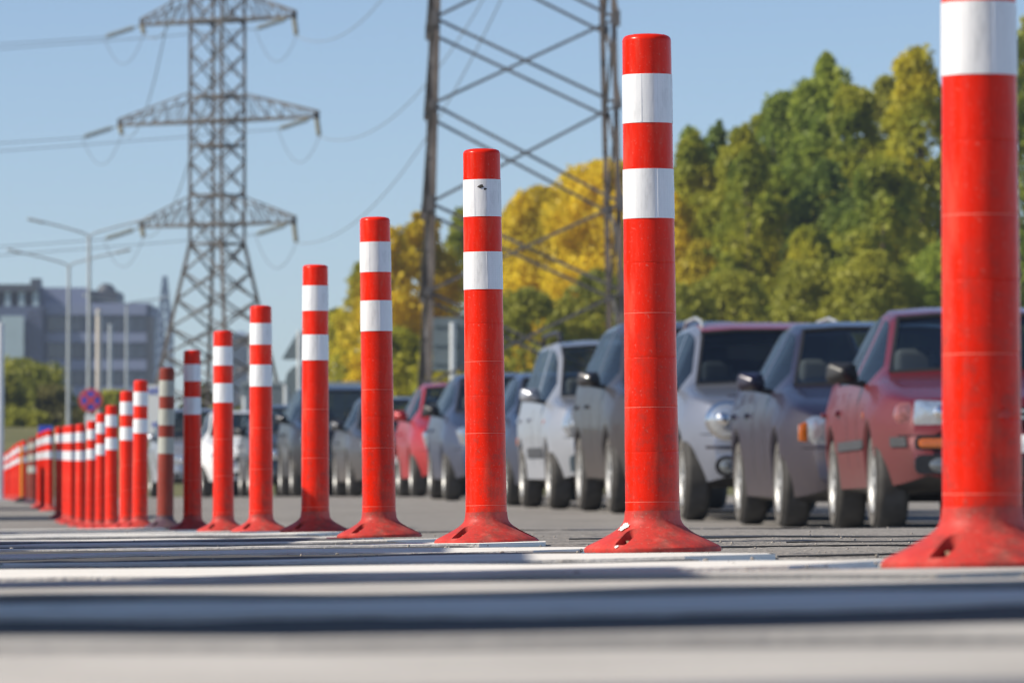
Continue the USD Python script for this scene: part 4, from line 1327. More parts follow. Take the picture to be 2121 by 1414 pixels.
def body_grid(c):
    """Lofts the shell of a car: c holds its measures. Local axes: front towards -y, front axle at y = 0."""
    L, hw, fo, wb, wr, gc = c['L'], c['W'] / 2, c['fo'], c['wb'], c['wr'], c['gc']
    top = np.array(c['top'], float)            # roof line: (distance from the front bumper, height)
    ya = np.unique(np.round(np.concatenate([[0, 0.012, 0.03, 0.06, 0.1, 0.16, 0.23, 0.31], np.arange(0.4, L - 0.35, 0.06), L - np.array([0.31, 0.23, 0.16, 0.1, 0.06, 0.03, 0.012, 0])]), 4))
    fine = np.linspace(0, L, 600)
    tz = gaussian_filter1d(np.interp(fine, top[:, 0], top[:, 1]), c.get('soft', 9))
    T = np.interp(ya, fine, tz)
    end = np.minimum(ya, L - ya)
    lip = c.get('lip', 0.10)
    T = T - lip * (1 - smooth(0, 0.22, end)) ** 2
    belt = np.interp(ya, c['belt_y'], c['belt_z'])
    belt = gaussian_filter1d(belt, 1.2)
    zb = np.minimum(belt, T - 0.045)
    h = T - zb
    g = np.clip((h - 0.06) / 0.40, 0, 1)
    plan = 1 - c.get('nose', 0.20) * (1 - smooth(0, 0.62, ya)) ** 1.5 - c.get('tail', 0.12) * (1 - smooth(0, 0.5, L - ya)) ** 1.6
    w = hw * plan
    rw = c['rw']
    arch = np.zeros_like(ya)
    for wy in (fo, fo + wb):
        d = np.abs(ya - wy)
        r = wr + c.get('arch_gap', 0.055)
        arch = np.maximum(arch, np.where(d < r, wr + np.sqrt(np.maximum(r * r - d * d, 0)), 0))
    bot = gc + 0.10 * (1 - smooth(0, 0.55, ya)) ** 1.5 * c.get('chin', 0.7) + 0.16 * (1 - smooth(0, 0.5, L - ya)) ** 2
    sill = np.maximum(bot + 0.03, arch)
    side_top = zb
    z3 = np.maximum(sill + 0.02, gc + 0.36 * (side_top - gc))
    z4 = np.maximum(z3 + 0.02, gc + 0.74 * (side_top - gc))
    z4 = np.minimum(z4, side_top - 0.02)
    z3 = np.minimum(z3, z4 - 0.01)
    flare = np.where(arch > bot + 0.03, 0.018, 0.0)
    fl = gaussian_filter1d(flare, 1.0)
    X = np.stack([0 * w, w * 0.80, w * 0.955 + fl, w * 0.985 + fl, w * 1.0 + fl * 0.4, w * (0.935 * (1 - g) + 0.945 * g),
                  w * 0.86 * (1 - g) + rw * plan ** 0.3 * g, (w * 0.80) * (1 - g) + (rw - 0.055) * g, (w * 0.40) * (1 - g) + (rw * 0.52) * g, 0 * w], 1)
    tuck = (1 - smooth(0, 0.75, ya)) ** 1.3
    X[:, 1] *= 1 - 0.16 * tuck
    X[:, 2] *= 1 - 0.13 * tuck
    X[:, 3] *= 1 - 0.035 * tuck
    Z = np.stack([bot + 0.0 * w, np.maximum(bot, arch - 0.01), sill, z3, z4, zb, zb + h * (0.55 * (1 - g) + 0.86 * g), zb + h * (0.78 * (1 - g) + 0.955 * g), zb + h * (0.96 * (1 - g) + 0.995 * g), T], 1)
    Z[:, 0] = np.maximum(bot, arch - 0.01)
    back = np.array(c.get('setback', [0.04, 0.03, 0.015, 0.0, 0.0, 0.06, 0.09, 0.10, 0.11, 0.11]))
    Y = ya[:, None] + back[None] * np.clip(1 - ya / 0.7, 0, 1)[:, None] ** 1.3
    sweep = c.get('sweep', 0.27)
    Y = Y + sweep * (np.abs(X) / hw) ** 2.4 * (1 - smooth(0, 1.5, ya))[:, None] - 0.10 * (np.abs(X) / hw) ** 2.4 * (1 - smooth(0, 0.8, L - ya))[:, None]
    bow = 0.16 * np.exp(-((ya - c['cowl'] - 0.25) / 0.55) ** 2)
    Y = Y + bow[:, None] * ((np.abs(X) / hw) ** 2 - 0.15)
    Y -= fo
    n, k = X.shape
    V = np.concatenate([np.stack([X, Y, Z], -1), np.stack([-X[:, ::-1][:, 1:-1], Y[:, ::-1][:, 1:-1], Z[:, ::-1][:, 1:-1]], -1)], 1)   # around the section
    m = V.shape[1]
    quads = {'paint': [], 'windscreen': [], 'rear_window': [], 'side_window': [], 'side_window2': [], 'under': []}
    s0 = c['side_glass'][0]
    for i in range(n - 1):
        ym = (ya[i] + ya[i + 1]) / 2
        for j in range(m):
            j2 = (j + 1) % m
            jj = j if j < k - 1 else m - 1 - j      # mirrored strip number
            key = 'paint'
            if jj == 0 or (jj == 1):
                key = 'under'
            if jj in (7, 8) and c['cowl'] + 0.02 < ym < c['roof0']:
                key = 'windscreen'
            if jj in (7, 8) and c['roof1'] < ym < c['deck']:
                key = 'rear_window'
            if jj == 5 and g[i] > 0.30 and g[i + 1] > 0.30 and s0 < ym < c['side_glass'][1] and abs(ym - c['pillar']) > 0.055:
                key = 'side_window' if ym < c['pillar'] else 'side_window2'
            quads[key].append([i * m + j, i * m + j2, (i + 1) * m + j2, (i + 1) * m + j])
    Vf = V.reshape(-1, 3)
    caps = []
    extra, base = [], len(Vf)
    for i, flip in ((0, False), (n - 1, True)):
        for j in range(k - 1):
            rows = []
            for jj in (j, j + 1):
                a = V[i, jj]
                ts = np.linspace(-1, 1, 9)
                xs_ = a[0] * ts
                ys_ = a[1] - (sweep if not flip else -0.10) * (np.abs(a[0]) / hw) ** 2.4 * (1 - np.abs(ts) ** 2.4)
                rows.append(np.stack([xs_, ys_, np.full(9, a[2])], 1))
            extra += [rows[0], rows[1]]
            for t in range(8):
                qd = [base + t, base + t + 1, base + 9 + t + 1, base + 9 + t]
                caps.append(qd if not flip else qd[::-1])
            base += 18
    Vall = np.vstack([Vf] + extra)
    quads['paint'] += caps
    out = {}
    for key, qs in quads.items():
        if not qs:
            continue
        qs = np.array(qs)
        f = np.vstack([qs[:, [0, 1, 2]], qs[:, [0, 2, 3]]])
        mm = trimesh.Trimesh(Vall, f, process=True, merge_tex=False, merge_norm=False)
        mm.update_faces(mm.nondegenerate_faces())
        mm.remove_unreferenced_vertices()
        out[key] = mm
    return out


def outward(m, centre):
    """Turns faces away from the centre line, strip by strip."""
    d = m.triangles_center - centre
    bad = (m.face_normals * d).sum(1) < 0
    f = np.array(m.faces)
    f[bad] = f[bad][:, ::-1]
    return trimesh.Trimesh(m.vertices, f, process=False)


def wheel_meshes(r, w, spokes):
    t = [(r * 0.62, -w / 2 + 0.02), (r * 0.66, -w / 2), (r * 0.90, -w / 2 + 0.004), (r * 0.975, -w / 2 + 0.022), (r, -w / 2 + 0.05), (r, w / 2 - 0.05), (r * 0.975, w / 2 - 0.022), (r * 0.90, w / 2 - 0.004), (r * 0.66, w / 2), (r * 0.62, w / 2 - 0.02), (r * 0.62, -w / 2 + 0.02)]
    tyre = lathe(t, 40)
    ri = r * 0.64
    rim = [lathe([(ri, -w / 2 + 0.012), (ri * 0.99, -w / 2 + 0.0), (ri * 0.90, -w / 2 + 0.02), (ri * 0.88, w * 0.2), (0, w * 0.2)], 36),
           lathe([(0, -w / 2 + 0.015), (ri * 0.22, -w / 2 + 0.02), (ri * 0.25, -w / 2 + 0.06)], 20)]
    for k in range(spokes):
        a = 2 * math.pi * k / spokes
        rim.append(bar([math.cos(a) * ri * 0.15, math.sin(a) * ri * 0.15, -w / 2 + 0.035], [math.cos(a) * ri * 0.93, math.sin(a) * ri * 0.93, -w / 2 + 0.028], 0.05, 0.02))
    out = []
    for m in (tyre, cat(rim)):
        v = np.array(m.vertices)
        out.append(trimesh.Trimesh(np.c_[v[:, 2], v[:, 0], v[:, 1]], m.faces, process=False))   # axis along x, outer side at -x
    return out


def make_car(name, label, cat_, c, paint, px_left, d, yaw, details=None, roof_paint=None, glass=GLASS, mirror_mat=None, spokes=7, group='cars queued along the road behind the posts'):
    hw = c['W'] / 2
    X = (px_left - 1060.5) / FPX * d + hw - 0.02
    rz = math.radians(yaw)
    zf, zr = float(gz(X, d)), float(gz(X - math.sin(rz) * c['wb'], d + math.cos(rz) * c['wb']))
    pitch = math.degrees(math.atan2(zr - zf, c['wb']))
    m = Gf.Matrix4d().SetRotate(Gf.Rotation(Gf.Vec3d(1, 0, 0), pitch)) * Gf.Matrix4d().SetRotate(Gf.Rotation(Gf.Vec3d(0, 0, 1), yaw)) * Gf.Matrix4d().SetTranslate(Gf.Vec3d(X, d, zf))
    t = thing(name, label, cat_, m, group)
    B = body_grid(c)
    zc = c['gc'] + 0.45
    allm = {}
    for key, mm in B.items():
        cc = np.array([0, 0, zc])
        centre = np.c_[mm.triangles_center[:, 0] * 0, np.clip(mm.triangles_center[:, 1], -c['fo'] + 0.5, c['L'] - c['fo'] - 0.5), np.full(len(mm.faces), zc)]
        allm[key] = outward(mm, centre)
    paintm = allm['paint']
    if roof_paint is not None:
        ctr = paintm.triangles_center
        yb = ctr[:, 1] + c['fo']
        sel = (ctr[:, 2] > c['top'][0][1] * 0 + max(c['belt_z']) + 0.2) & (yb > c['roof0'] - 0.12) & (np.abs(ctr[:, 0]) < c['rw'] - 0.04)
        a, b = paintm.copy(), paintm.copy()
        a.update_faces(~sel)
        b.update_faces(sel)
        a.remove_unreferenced_vertices()
        b.remove_unreferenced_vertices()
        obj('body', a, paint, t, smooth=38)
        obj('roof', b, roof_paint, t, smooth=38, label='red roof panel')
    else:
        obj('body', paintm, paint, t, smooth=38)
    obj('underbody', allm['under'], BLACK, t, smooth=38)
    obj('windscreen', allm['windscreen'], SCREEN, t, smooth=45)
    if 'rear_window' in allm:
        obj('rear_window', allm['rear_window'], glass, t, smooth=45)
    for key in ('side_window', 'side_window2'):
        if key in allm:
            for s in (-1, 1):
                a = allm[key].copy()
                a.update_faces(np.sign(a.triangles_center[:, 0]) == s)
                a.remove_unreferenced_vertices()
                if len(a.faces):
                    obj('side_window', a, glass, t, smooth=45)
    T = np.concatenate([allm[k].triangles for k in allm])
    # inside
    cw, r0, rt = c['cowl'] - c['fo'], c['roof0'] - c['fo'], c['roof1'] - c['fo']
    zbelt = float(np.interp(c['cowl'], c['belt_y'], c['belt_z']))
    obj('dashboard', tm(rbox((-hw * 0.78, cw + 0.42, zbelt - 0.32), (hw * 0.78, cw + 0.85, zbelt - 0.035), 0.05)), CABIN, t, smooth=40)
    sw = lathe([(0.17, -0.012), (0.19, -0.012), (0.19, 0.012), (0.17, 0.012), (0.17, -0.012)], 20)
    sw.apply_transform(trimesh.transformations.rotation_matrix(math.radians(65), (1, 0, 0)))
    sw.apply_translation((0.36, cw + 0.98, zbelt - 0.03))
    obj('steering_wheel', sw, BLACK, t, smooth=40)
    for s in (-1, 1):
        sx_ = s * hw * 0.42
        seat = m3.Manifold.batch_hull([m3.Manifold.sphere(0.06, 12).translate([sx_ + a * 0.19, cw + 1.35 + bb, z]) for a in (-1, 1) for bb, z in ((0, c['gc'] + 0.35), (0.16, zbelt + 0.02))])
        head = rbox((sx_ - 0.13, cw + 1.50, zbelt + 0.09), (sx_ + 0.13, cw + 1.62, zbelt + 0.27), 0.05)
        se = obj('seat', tm(seat), SEAT, t, smooth=40)
        obj('headrest', tm(head), SEAT, se, smooth=40)
    obj('floor_pan', box((-hw * 0.8, cw, c['gc'] + 0.12), (hw * 0.8, rt + 0.3, c['gc'] + 0.2)), CABIN, t)
    obj('rear_seat', tm(rbox((-hw * 0.72, rt - 0.25, c['gc'] + 0.25), (hw * 0.72, rt - 0.05, zbelt + 0.06), 0.06)), SEAT, t, smooth=40)
    # wheels
    tyre, rim = wheel_meshes(c['wr'], 0.205, spokes)
    for wy in (0, c['wb']):
        for s in (-1, 1):
            vs = []
            for mm in (tyre, rim):
                v = np.array(mm.vertices) * np.array([-s * 1.0 if s > 0 else 1.0, 1, 1])
                f = mm.faces if s < 0 else mm.faces[:, ::-1]
                q2 = trimesh.Trimesh(v + np.array([s * (hw - 0.115), wy, c['wr']]), f, process=False)
                vs.append(q2)
            w_ = obj('wheel', vs[0], TYRE, t, smooth=40)
            obj('rim', vs[1], RIM, w_, smooth=30)
            side = lathe([(c['wr'] * 0.67, 0), (c['wr'] * 0.9, 0.004), (c['wr'] * 0.9, 0.001), (c['wr'] * 0.67, -0.003)], 36)
            v = np.array(side.vertices)
            q2 = trimesh.Trimesh(np.c_[s * (hw - 0.115 + 0.1015) + s * v[:, 2], v[:, 0] + wy, v[:, 1] + c['wr']], side.faces, process=False)
            obj('sidewall', q2, TYRE_DUST, w_, smooth=40)
            wl = lathe([(c['wr'] * 1.14, 0), (0, 0)], 28)
            v = np.array(wl.vertices)
    # wheel wells, so that no daylight shows through the arches
    obj('inner_panel', cat([box((s * hw * 0.62 - 0.01, -c['fo'] + 0.25, c['gc'] + 0.08), (s * hw * 0.62 + 0.01, c['L'] - c['fo'] - 0.3, c['gc'] + 0.45)) for s in (-1, 1)]), BLACK, t)
    # mirrors
    ym = cw + 0.50
    zm = zbelt + c.get('mirror_up', 0.06)
    for s in (-1, 1):
        mx = s * (hw + 0.10)
        mr = m3.Manifold.batch_hull([m3.Manifold.sphere(rr * 0.82, 14).translate([mx - s * 0.015 + dx * 0.85, ym + dy, zm + dz * 0.85]) for dx, dy, dz, rr in ((-0.07, 0.02, 0.0, 0.055), (0.07, 0.02, 0.0, 0.055), (-0.07, 0.02, 0.06, 0.05), (0.06, 0.02, 0.065, 0.045), (0, -0.05, 0.03, 0.05))])
        mm = obj('mirror', tm(mr), mirror_mat or paint, t, smooth=50)
        obj('mirror_arm', bar([s * (hw * 0.93), ym + 0.02, zm - 0.05], [mx, ym + 0.02, zm - 0.02], 0.05, 0.04), BLACK, mm)
        obj('mirror_glass', box((mx - s * 0.015 - 0.075, ym + 0.064, zm - 0.02), (mx - s * 0.015 + 0.075, ym + 0.069, zm + 0.07)), CHROME, mm)
    # number plate, black lower lip and the black seal round the windscreen
    scr = allm['windscreen']
    ed = trimesh.grouping.group_rows(np.sort(scr.edges, axis=1), require_count=1)
    seg = scr.vertices[scr.edges[ed]]
    keep = np.linalg.norm(seg[:, 0] - seg[:, 1], axis=1) > 0.004
    obj('windscreen_seal', cat([bar(a_ + (0, -0.004, 0.004), b_ + (0, -0.004, 0.004), 0.022) for a_, b_ in seg[keep]]), BLACK, t)
    # wipers
    obj('wiper', cat([bar([-0.55, cw + 0.12, zbelt + 0.015], [0.0, cw + 0.16, zbelt + 0.03], 0.018), bar([0.05, cw + 0.12, zbelt + 0.015], [0.55, cw + 0.2, zbelt + 0.03], 0.018)]), BLACK, t)

    def P(nm, poly, mat, parent=None, both=True, **k):
        r = obj(nm, patch(T, poly, **k), mat, parent or t, smooth=40)
        if both and k.get('axis', 1) == 1:
            obj(nm, patch(T, mirror_x(poly), **k), mat, parent or t, smooth=40)
        return r
    # shut lines of bonnet and bumper
    zl_ = c['top'][0][1] - 0.10
    P('bonnet_gap', sg.box(-hw * 0.80, zl_ + 0.055, hw * 0.80, zl_ + 0.064), BLACK, both=False, proud=0.002, deep=0.01, res=0.05)
    P('bumper_gap', sg.box(-hw * 0.93, zl_ - 0.115, -hw * 0.42, zl_ - 0.107), BLACK, proud=0.002, deep=0.01, res=0.05)
    # door handles on the near flank
    zh = zbelt - 0.17
    for yh in (cw + 1.55, cw + 2.4):
        P('door_handle', rrect(yh, zh, yh + 0.17, zh + 0.035, 0.012), c.get('handle_mat', paint), axis=0, proud=0.03, res=0.02)
    for ys_ in (cw + 0.52, c['pillar'] - c['fo']):
        P('door_gap', sg.box(ys_, c['gc'] + 0.16, ys_ + 0.012, zbelt - 0.03), BLACK, axis=0, proud=0.0015, res=0.05)
    if details:
        details(t, T, P, c)
    return t


BASE = dict(L=4.4, W=1.72, fo=0.88, wb=2.58, wr=0.31, gc=0.19, cowl=1.15, roof0=1.95, roof1=3.25, deck=3.9, side_glass=(1.45, 3.5), pillar=2.45, rw=0.60,
            belt_y=[0, 1.1, 4.4], belt_z=[0.80, 0.93, 0.98], top=[(0, 0.80), (0.5, 0.88), (1.12, 0.98), (1.98, 1.40), (2.5, 1.45), (3.2, 1.41), (3.85, 1.06), (4.4, 0.98)])


def sedan_details(lampz=(0.62, 0.76), lampx=(0.34, 0.72), grille=(0.30, 0.60, 0.73), fog=True, low=(0.34, 0.44), lamp_mat=LAMP, fogx=(0.36, 0.62)):
    def f(t, T, P, c):
        hw = c['W'] / 2
        a, b = lampz
        l = P('headlight', sg.Polygon([(-lampx[1], b - 0.02), (-lampx[1] + 0.06, b + 0.02), (-lampx[0], b - 0.02), (-lampx[0] - 0.02, a), (-lampx[1] + 0.05, a + 0.015)]).buffer(0.015), lamp_mat, bulge=0.015)
        P('headlight_bulb', ellipse(-(lampx[0] * 0.62 + lampx[1] * 0.38), (a + b) / 2, 0.05, 0.05), BULB, proud=0.024, deep=0.0, bulge=0.03, res=0.02)
        gx, g0, g1 = grille
        P('grille', rrect(-gx, g0, gx, g1, 0.03), BLACK, both=False, proud=0.004)
        for k in range(3):
            z = g0 + (g1 - g0) * (k + 0.5) / 3
            P('grille_bar', sg.box(-gx + 0.03, z - 0.006, gx - 0.03, z + 0.006), CHROME, both=False, proud=0.012, res=0.06)
        P('air_intake', rrect(-0.33, low[0], 0.33, low[1], 0.03), BLACK, both=False, proud=0.004)
        if fog:
            P('fog_recess', rrect(-fogx[1], low[0], -fogx[0], low[1] + 0.01, 0.03), BLACK, proud=0.004)
            P('fog_lamp', ellipse(-(fogx[0] + fogx[1]) / 2, (low[0] + low[1]) / 2, 0.055, 0.04), DARK_LAMP, proud=0.012, bulge=0.015, res=0.02)
        P('bumper_lip', sg.box(-hw * 0.7, c['gc'] + 0.055, hw * 0.7, c['gc'] + 0.075), BLACK, both=False, proud=0.004)
        P('number_plate', rrect(-0.26, low[1] + 0.02, 0.26, low[1] + 0.13, 0.01), SIGN_WHITE, both=False, proud=0.014)
    return f


def maroon_details(t, T, P, c):
    P('headlight', sg.Polygon([(-0.66, 0.655), (-0.65, 0.785), (-0.30, 0.765), (-0.30, 0.665)]).buffer(0.012), LAMP, bulge=0.01)
    P('headlight_bulb', ellipse(-0.50, 0.72, 0.05, 0.045), BULB, proud=0.02, deep=0.0, bulge=0.02, res=0.02)
    P('corner_lamp', sg.Polygon([(-0.79, 0.70), (-0.77, 0.775), (-0.685, 0.785), (-0.69, 0.66), (-0.77, 0.65)]), PINK_LENS, bulge=0.008)
    P('grille', rrect(-0.27, 0.665, 0.27, 0.755, 0.03), BLACK, both=False)
    for z in (0.69, 0.73):
        P('grille_bar', sg.box(-0.24, z - 0.007, 0.24, z + 0.007), CHROME, both=False, proud=0.012, res=0.06)
    P('indicator_recess', rrect(-0.66, 0.492, -0.30, 0.575, 0.02), BLACK, proud=0.003)
    P('indicator', rrect(-0.64, 0.505, -0.34, 0.562, 0.012), AMBER, proud=0.010, bulge=0.006)
    P('fog_recess', rrect(-0.66, 0.345, -0.33, 0.462, 0.035), BLACK, proud=0.004)
    P('fog_lamp', ellipse(-0.50, 0.40, 0.075, 0.045), DARK_LAMP, proud=0.014, bulge=0.012, res=0.02)
    P('air_intake', rrect(-0.28, 0.33, 0.28, 0.45, 0.03), BLACK, both=False)
    P('number_plate', rrect(-0.26, 0.475, 0.26, 0.585, 0.01), SIGN_WHITE, both=False, proud=0.014)
    P('side_moulding', sg.box(-0.62, 0.515, -0.40, 0.575), CABIN, axis=0, proud=0.012)
    P('side_moulding', sg.box(0.42, 0.515, 2.1, 0.575), CABIN, axis=0, proud=0.012, res=0.08)
    P('side_indicator', rrect(0.36, 0.70, 0.44, 0.74, 0.01), AMBER, axis=0, proud=0.008, res=0.02)


def mini_details(t, T, P, c):
    l = P('headlight_ring', ellipse(-0.60, 0.80, 0.175, 0.155), CHROME, proud=0.004, bulge=0.02)
    P('headlight', ellipse(-0.60, 0.80, 0.145, 0.128), LAMP, proud=0.028, bulge=0.03)
    P('headlight_bulb', ellipse(-0.635, 0.81, 0.055, 0.055), BULB, proud=0.05, deep=0.0, bulge=0.03, res=0.02)
    P('headlight_bulb', ellipse(-0.535, 0.77, 0.03, 0.03), BULB, proud=0.055, deep=0.0, bulge=0.02, res=0.015)
    P('grille', rrect(-0.36, 0.60, 0.36, 0.80, 0.07), BLACK, both=False)
    for z in (0.65, 0.70, 0.75):
        P('grille_bar', sg.box(-0.33, z - 0.008, 0.33, z + 0.008), CHROME, both=False, proud=0.013, res=0.06)
    P('air_intake', rrect(-0.48, 0.33, 0.48, 0.46, 0.04), BLACK, both=False)
    P('fog_recess', ellipse(-0.60, 0.44, 0.095, 0.085), BLACK, proud=0.004)
    P('fog_lamp', ellipse(-0.60, 0.44, 0.06, 0.058), DARK_LAMP, proud=0.014, bulge=0.02, res=0.02)
    P('bonnet_trim', sg.box(-0.62, 0.985, 0.62, 1.0), CHROME, both=False, proud=0.006, res=0.06)
    P('bumper_crease', rrect(-0.78, 0.575, -0.30, 0.60, 0.01), CHROME, proud=0.003)
    for s in (-1, 1):
        pts = np.array([[s * 0.56, 1.35, 1.56], [s * 0.56, 1.45, 1.625], [s * 0.56, 1.9, 1.66], [s * 0.56, 2.6, 1.64], [s * 0.56, 2.75, 1.55]])
        obj('roof_rail', tube(pts, 0.014, 8), GREY_STEEL, t, smooth=40)


def van_details(t, T, P, c):
    P('headlight', sg.Polygon([(-0.80, 0.80), (-0.74, 0.97), (-0.58, 0.93), (-0.46, 0.82), (-0.48, 0.72), (-0.74, 0.70)]).buffer(0.012), LAMP, bulge=0.02)
    P('headlight_bulb', ellipse(-0.66, 0.82, 0.06, 0.06), BULB, proud=0.03, deep=0.0, bulge=0.03, res=0.02)
    P('headlight_bulb', ellipse(-0.60, 0.75, 0.04, 0.04), BULB, proud=0.03, deep=0.0, bulge=0.03, res=0.02)
    P('grille', rrect(-0.40, 0.70, 0.40, 0.84, 0.04), BLACK, both=False)
    P('grille_bar', sg.box(-0.38, 0.765, 0.38, 0.79), CHROME, both=False, proud=0.013, res=0.06)
    P('bumper_panel', sg.Polygon([(-0.72, 0.36), (-0.74, 0.50), (-0.60, 0.58), (0.60, 0.58), (0.74, 0.50), (0.72, 0.36)]), SIGN_BACK, both=False, res=0.05)
    P('fog_lamp', ellipse(-0.62, 0.44, 0.05, 0.045), DARK_LAMP, proud=0.014, bulge=0.02, res=0.02)
    P('side_moulding', sg.box(0.45, 0.50, 2.1, 0.60), CABIN, axis=0, proud=0.012, res=0.08)
    P('side_indicator', rrect(0.36, 0.83, 0.44, 0.87, 0.01), AMBER, axis=0, proud=0.008, res=0.02)
    for s in (-1, 1):
        pts = np.array([[s * 0.60, 1.42, 1.66], [s * 0.60, 1.5, 1.745], [s * 0.60, 2.2, 1.755], [s * 0.60, 3.0, 1.74], [s * 0.60, 3.1, 1.66]])
        obj('roof_rail', tube(pts, 0.024, 8), BLACK, t, smooth=40)


paints = {k: car_paint('paint_' + k, *v) for k, v in dict(
    maroon=((0.12, 0.006, 0.014), 0.2, 0.5, 0.24), deep_blue=((0.013, 0.011, 0.030), 0.2, 0.46, 0.24), silver_grey=((0.20, 0.22, 0.275), 0.6, 0.22, 0.24),
    roof_red=((0.22, 0.010, 0.012), 0.1, 0.0, 0.25), umber=((0.03, 0.028, 0.032), 0.3, 0.55, 0.28), silver=((0.34, 0.36, 0.40), 0.6, 0.28, 0.24),
    navy=((0.03, 0.045, 0.085), 0.4, 0.5, 0.25), slate=((0.04, 0.055, 0.10), 0.4, 0.6, 0.26), red=((0.34, 0.010, 0.014), 0.15, 0.25, 0.24), black=((0.008, 0.009, 0.014), 0.1, 0.3, 0.22),
    grey=((0.05, 0.055, 0.065), 0.4, 0.4, 0.26), white=((0.68, 0.69, 0.70), 0.0, 0.25, 0.3), dusty=((0.06, 0.062, 0.07), 0.4, 0.9, 0.3)).items()}

SEDAN = dict(BASE)
MAROON = dict(BASE, L=4.30, W=1.70, fo=0.86, wb=2.55, cowl=1.25, roof0=2.02, top=[(0, 0.79), (0.3, 0.835), (1.24, 0.985), (2.05, 1.405), (2.55, 1.46), (3.2, 1.42), (3.8, 1.10), (4.3, 1.02)], belt_y=[0, 1.2, 4.3], belt_z=[0.80, 0.92, 0.97], gc=0.24,
              side_glass=(1.5, 3.4), pillar=2.4, deck=3.75, setback=[0.05, 0.04, 0.02, 0.0, 0.0, 0.08, 0.12, 0.13, 0.14, 0.14])
VOLVO = dict(BASE, L=4.55, W=1.80, fo=0.92, wb=2.70, wr=0.325, cowl=1.30, roof0=2.12, roof1=3.25, deck=4.0, rw=0.62, top=[(0, 0.78), (0.4, 0.88), (1.3, 1.03), (2.12, 1.46), (2.6, 1.52), (3.2, 1.49), (4.0, 1.12), (4.55, 1.05)], belt_y=[0, 1.2, 4.5], belt_z=[0.83, 0.97, 1.04],
             side_glass=(1.55, 3.6), pillar=2.55, setback=[0.06, 0.05, 0.03, 0.0, 0.02, 0.12, 0.16, 0.18, 0.19, 0.19])
MINI = dict(BASE, L=4.10, W=1.79, fo=0.78, wb=2.58, wr=0.345, gc=0.26, cowl=1.12, roof0=1.78, roof1=3.55, deck=4.0, rw=0.66, top=[(0, 0.90), (0.3, 0.985), (1.1, 1.09), (1.8, 1.56), (2.3, 1.62), (3.5, 1.58), (3.98, 1.15), (4.1, 1.0)], belt_y=[0, 1.0, 4.1], belt_z=[0.92, 1.03, 1.10],
            side_glass=(1.35, 3.75), pillar=2.35, soft=7, nose=0.22, setback=[0.06, 0.05, 0.03, 0.0, 0.03, 0.08, 0.12, 0.14, 0.15, 0.15], mirror_up=0.08)
SUV = dict(BASE, L=4.55, W=1.84, fo=0.90, wb=2.66, wr=0.355, gc=0.28, cowl=1.18, roof0=1.95, roof1=3.85, deck=4.45, rw=0.68, top=[(0, 0.98), (0.4, 1.06), (1.15, 1.17), (1.98, 1.66), (2.5, 1.74), (3.8, 1.70), (4.45, 1.25), (4.55, 1.1)], belt_y=[0, 1.1, 4.5], belt_z=[1.0, 1.11, 1.20],
           side_glass=(1.42, 4.1), pillar=2.5)
VAN = dict(BASE, L=4.45, W=1.74, fo=0.82, wb=2.75, wr=0.315, gc=0.26, cowl=1.12, roof0=1.95, roof1=3.9, deck=4.38, rw=0.665, top=[(0, 0.90), (0.35, 1.01), (1.1, 1.10), (1.9, 1.60), (2.4, 1.68), (3.9, 1.66), (4.38, 1.20), (4.45, 1.0)], belt_y=[0, 1.0, 4.4], belt_z=[0.92, 1.03, 1.08],
           side_glass=(1.42, 4.1), pillar=2.45)
HATCH_CAR = dict(BASE, L=4.05, W=1.72, fo=0.80, wb=2.52, wr=0.31, gc=0.22, cowl=1.02, roof0=1.85, roof1=3.35, deck=3.95, rw=0.62, top=[(0, 0.82), (0.4, 0.92), (1.0, 1.05), (1.85, 1.48), (2.3, 1.54), (3.3, 1.50), (3.95, 1.10), (4.05, 0.95)], belt_y=[0, 1.0, 4.0], belt_z=[0.86, 0.99, 1.08],
             side_glass=(1.35, 3.6), pillar=2.3)

make_car('parked_car', 'dusty maroon nineties sedan with square headlights, frontmost at the right behind the nearest post', 'car', MAROON, paints['maroon'], 1808, 35.5, 2.3, maroon_details, mirror_mat=BLACK, spokes=8)
make_car('parked_car', 'dark blue sedan with muddy flank and orange cornered headlight, left of the maroon sedan', 'car', VOLVO, paints['deep_blue'], 1613, 40.6, 3.8,
         lambda t, T, P, c: (sedan_details((0.60, 0.76), (0.36, 0.80), (0.30, 0.60, 0.78), True, (0.33, 0.43))(t, T, P, c),
                             P('corner_indicator', sg.Polygon([(-0.845, 0.62), (-0.845, 0.73), (-0.785, 0.76), (-0.785, 0.61)]), AMBER, proud=0.012, bulge=0.006)), glass=GLASS)
make_car('parked_car', 'silver grey compact with red roof and large round headlights, next to the dark blue sedan', 'car', MINI, paints['silver_grey'], 1412, 45.6, 4.5, mini_details, roof_paint=paints['roof_red'], mirror_mat=BLACK, glass=GLASS_DARK)
make_car('parked_car', 'dusty dark brown grey off roader half hidden by the paint splashed post', 'car', SUV, paints['umber'], 1262, 50.3, 5.0, sedan_details((0.78, 0.93), (0.42, 0.80), (0.36, 0.72, 0.92), True, (0.42, 0.54)))
make_car('parked_car', 'light silver estate car with black roof rails, right of the scuffed post', 'car', VAN, paints['silver'], 1137, 55.3, 5.3, van_details)
make_car('parked_car', 'navy sedan between the silver estate and the scuffed post', 'car', SEDAN, paints['navy'], 1047, 60.6, 5.0,
         lambda t, T, P, c: (sedan_details()(t, T, P, c), P('corner_indicator', sg.Polygon([(-0.80, 0.64), (-0.80, 0.72), (-0.735, 0.75), (-0.735, 0.63)]), AMBER, proud=0.012, bulge=0.006)))
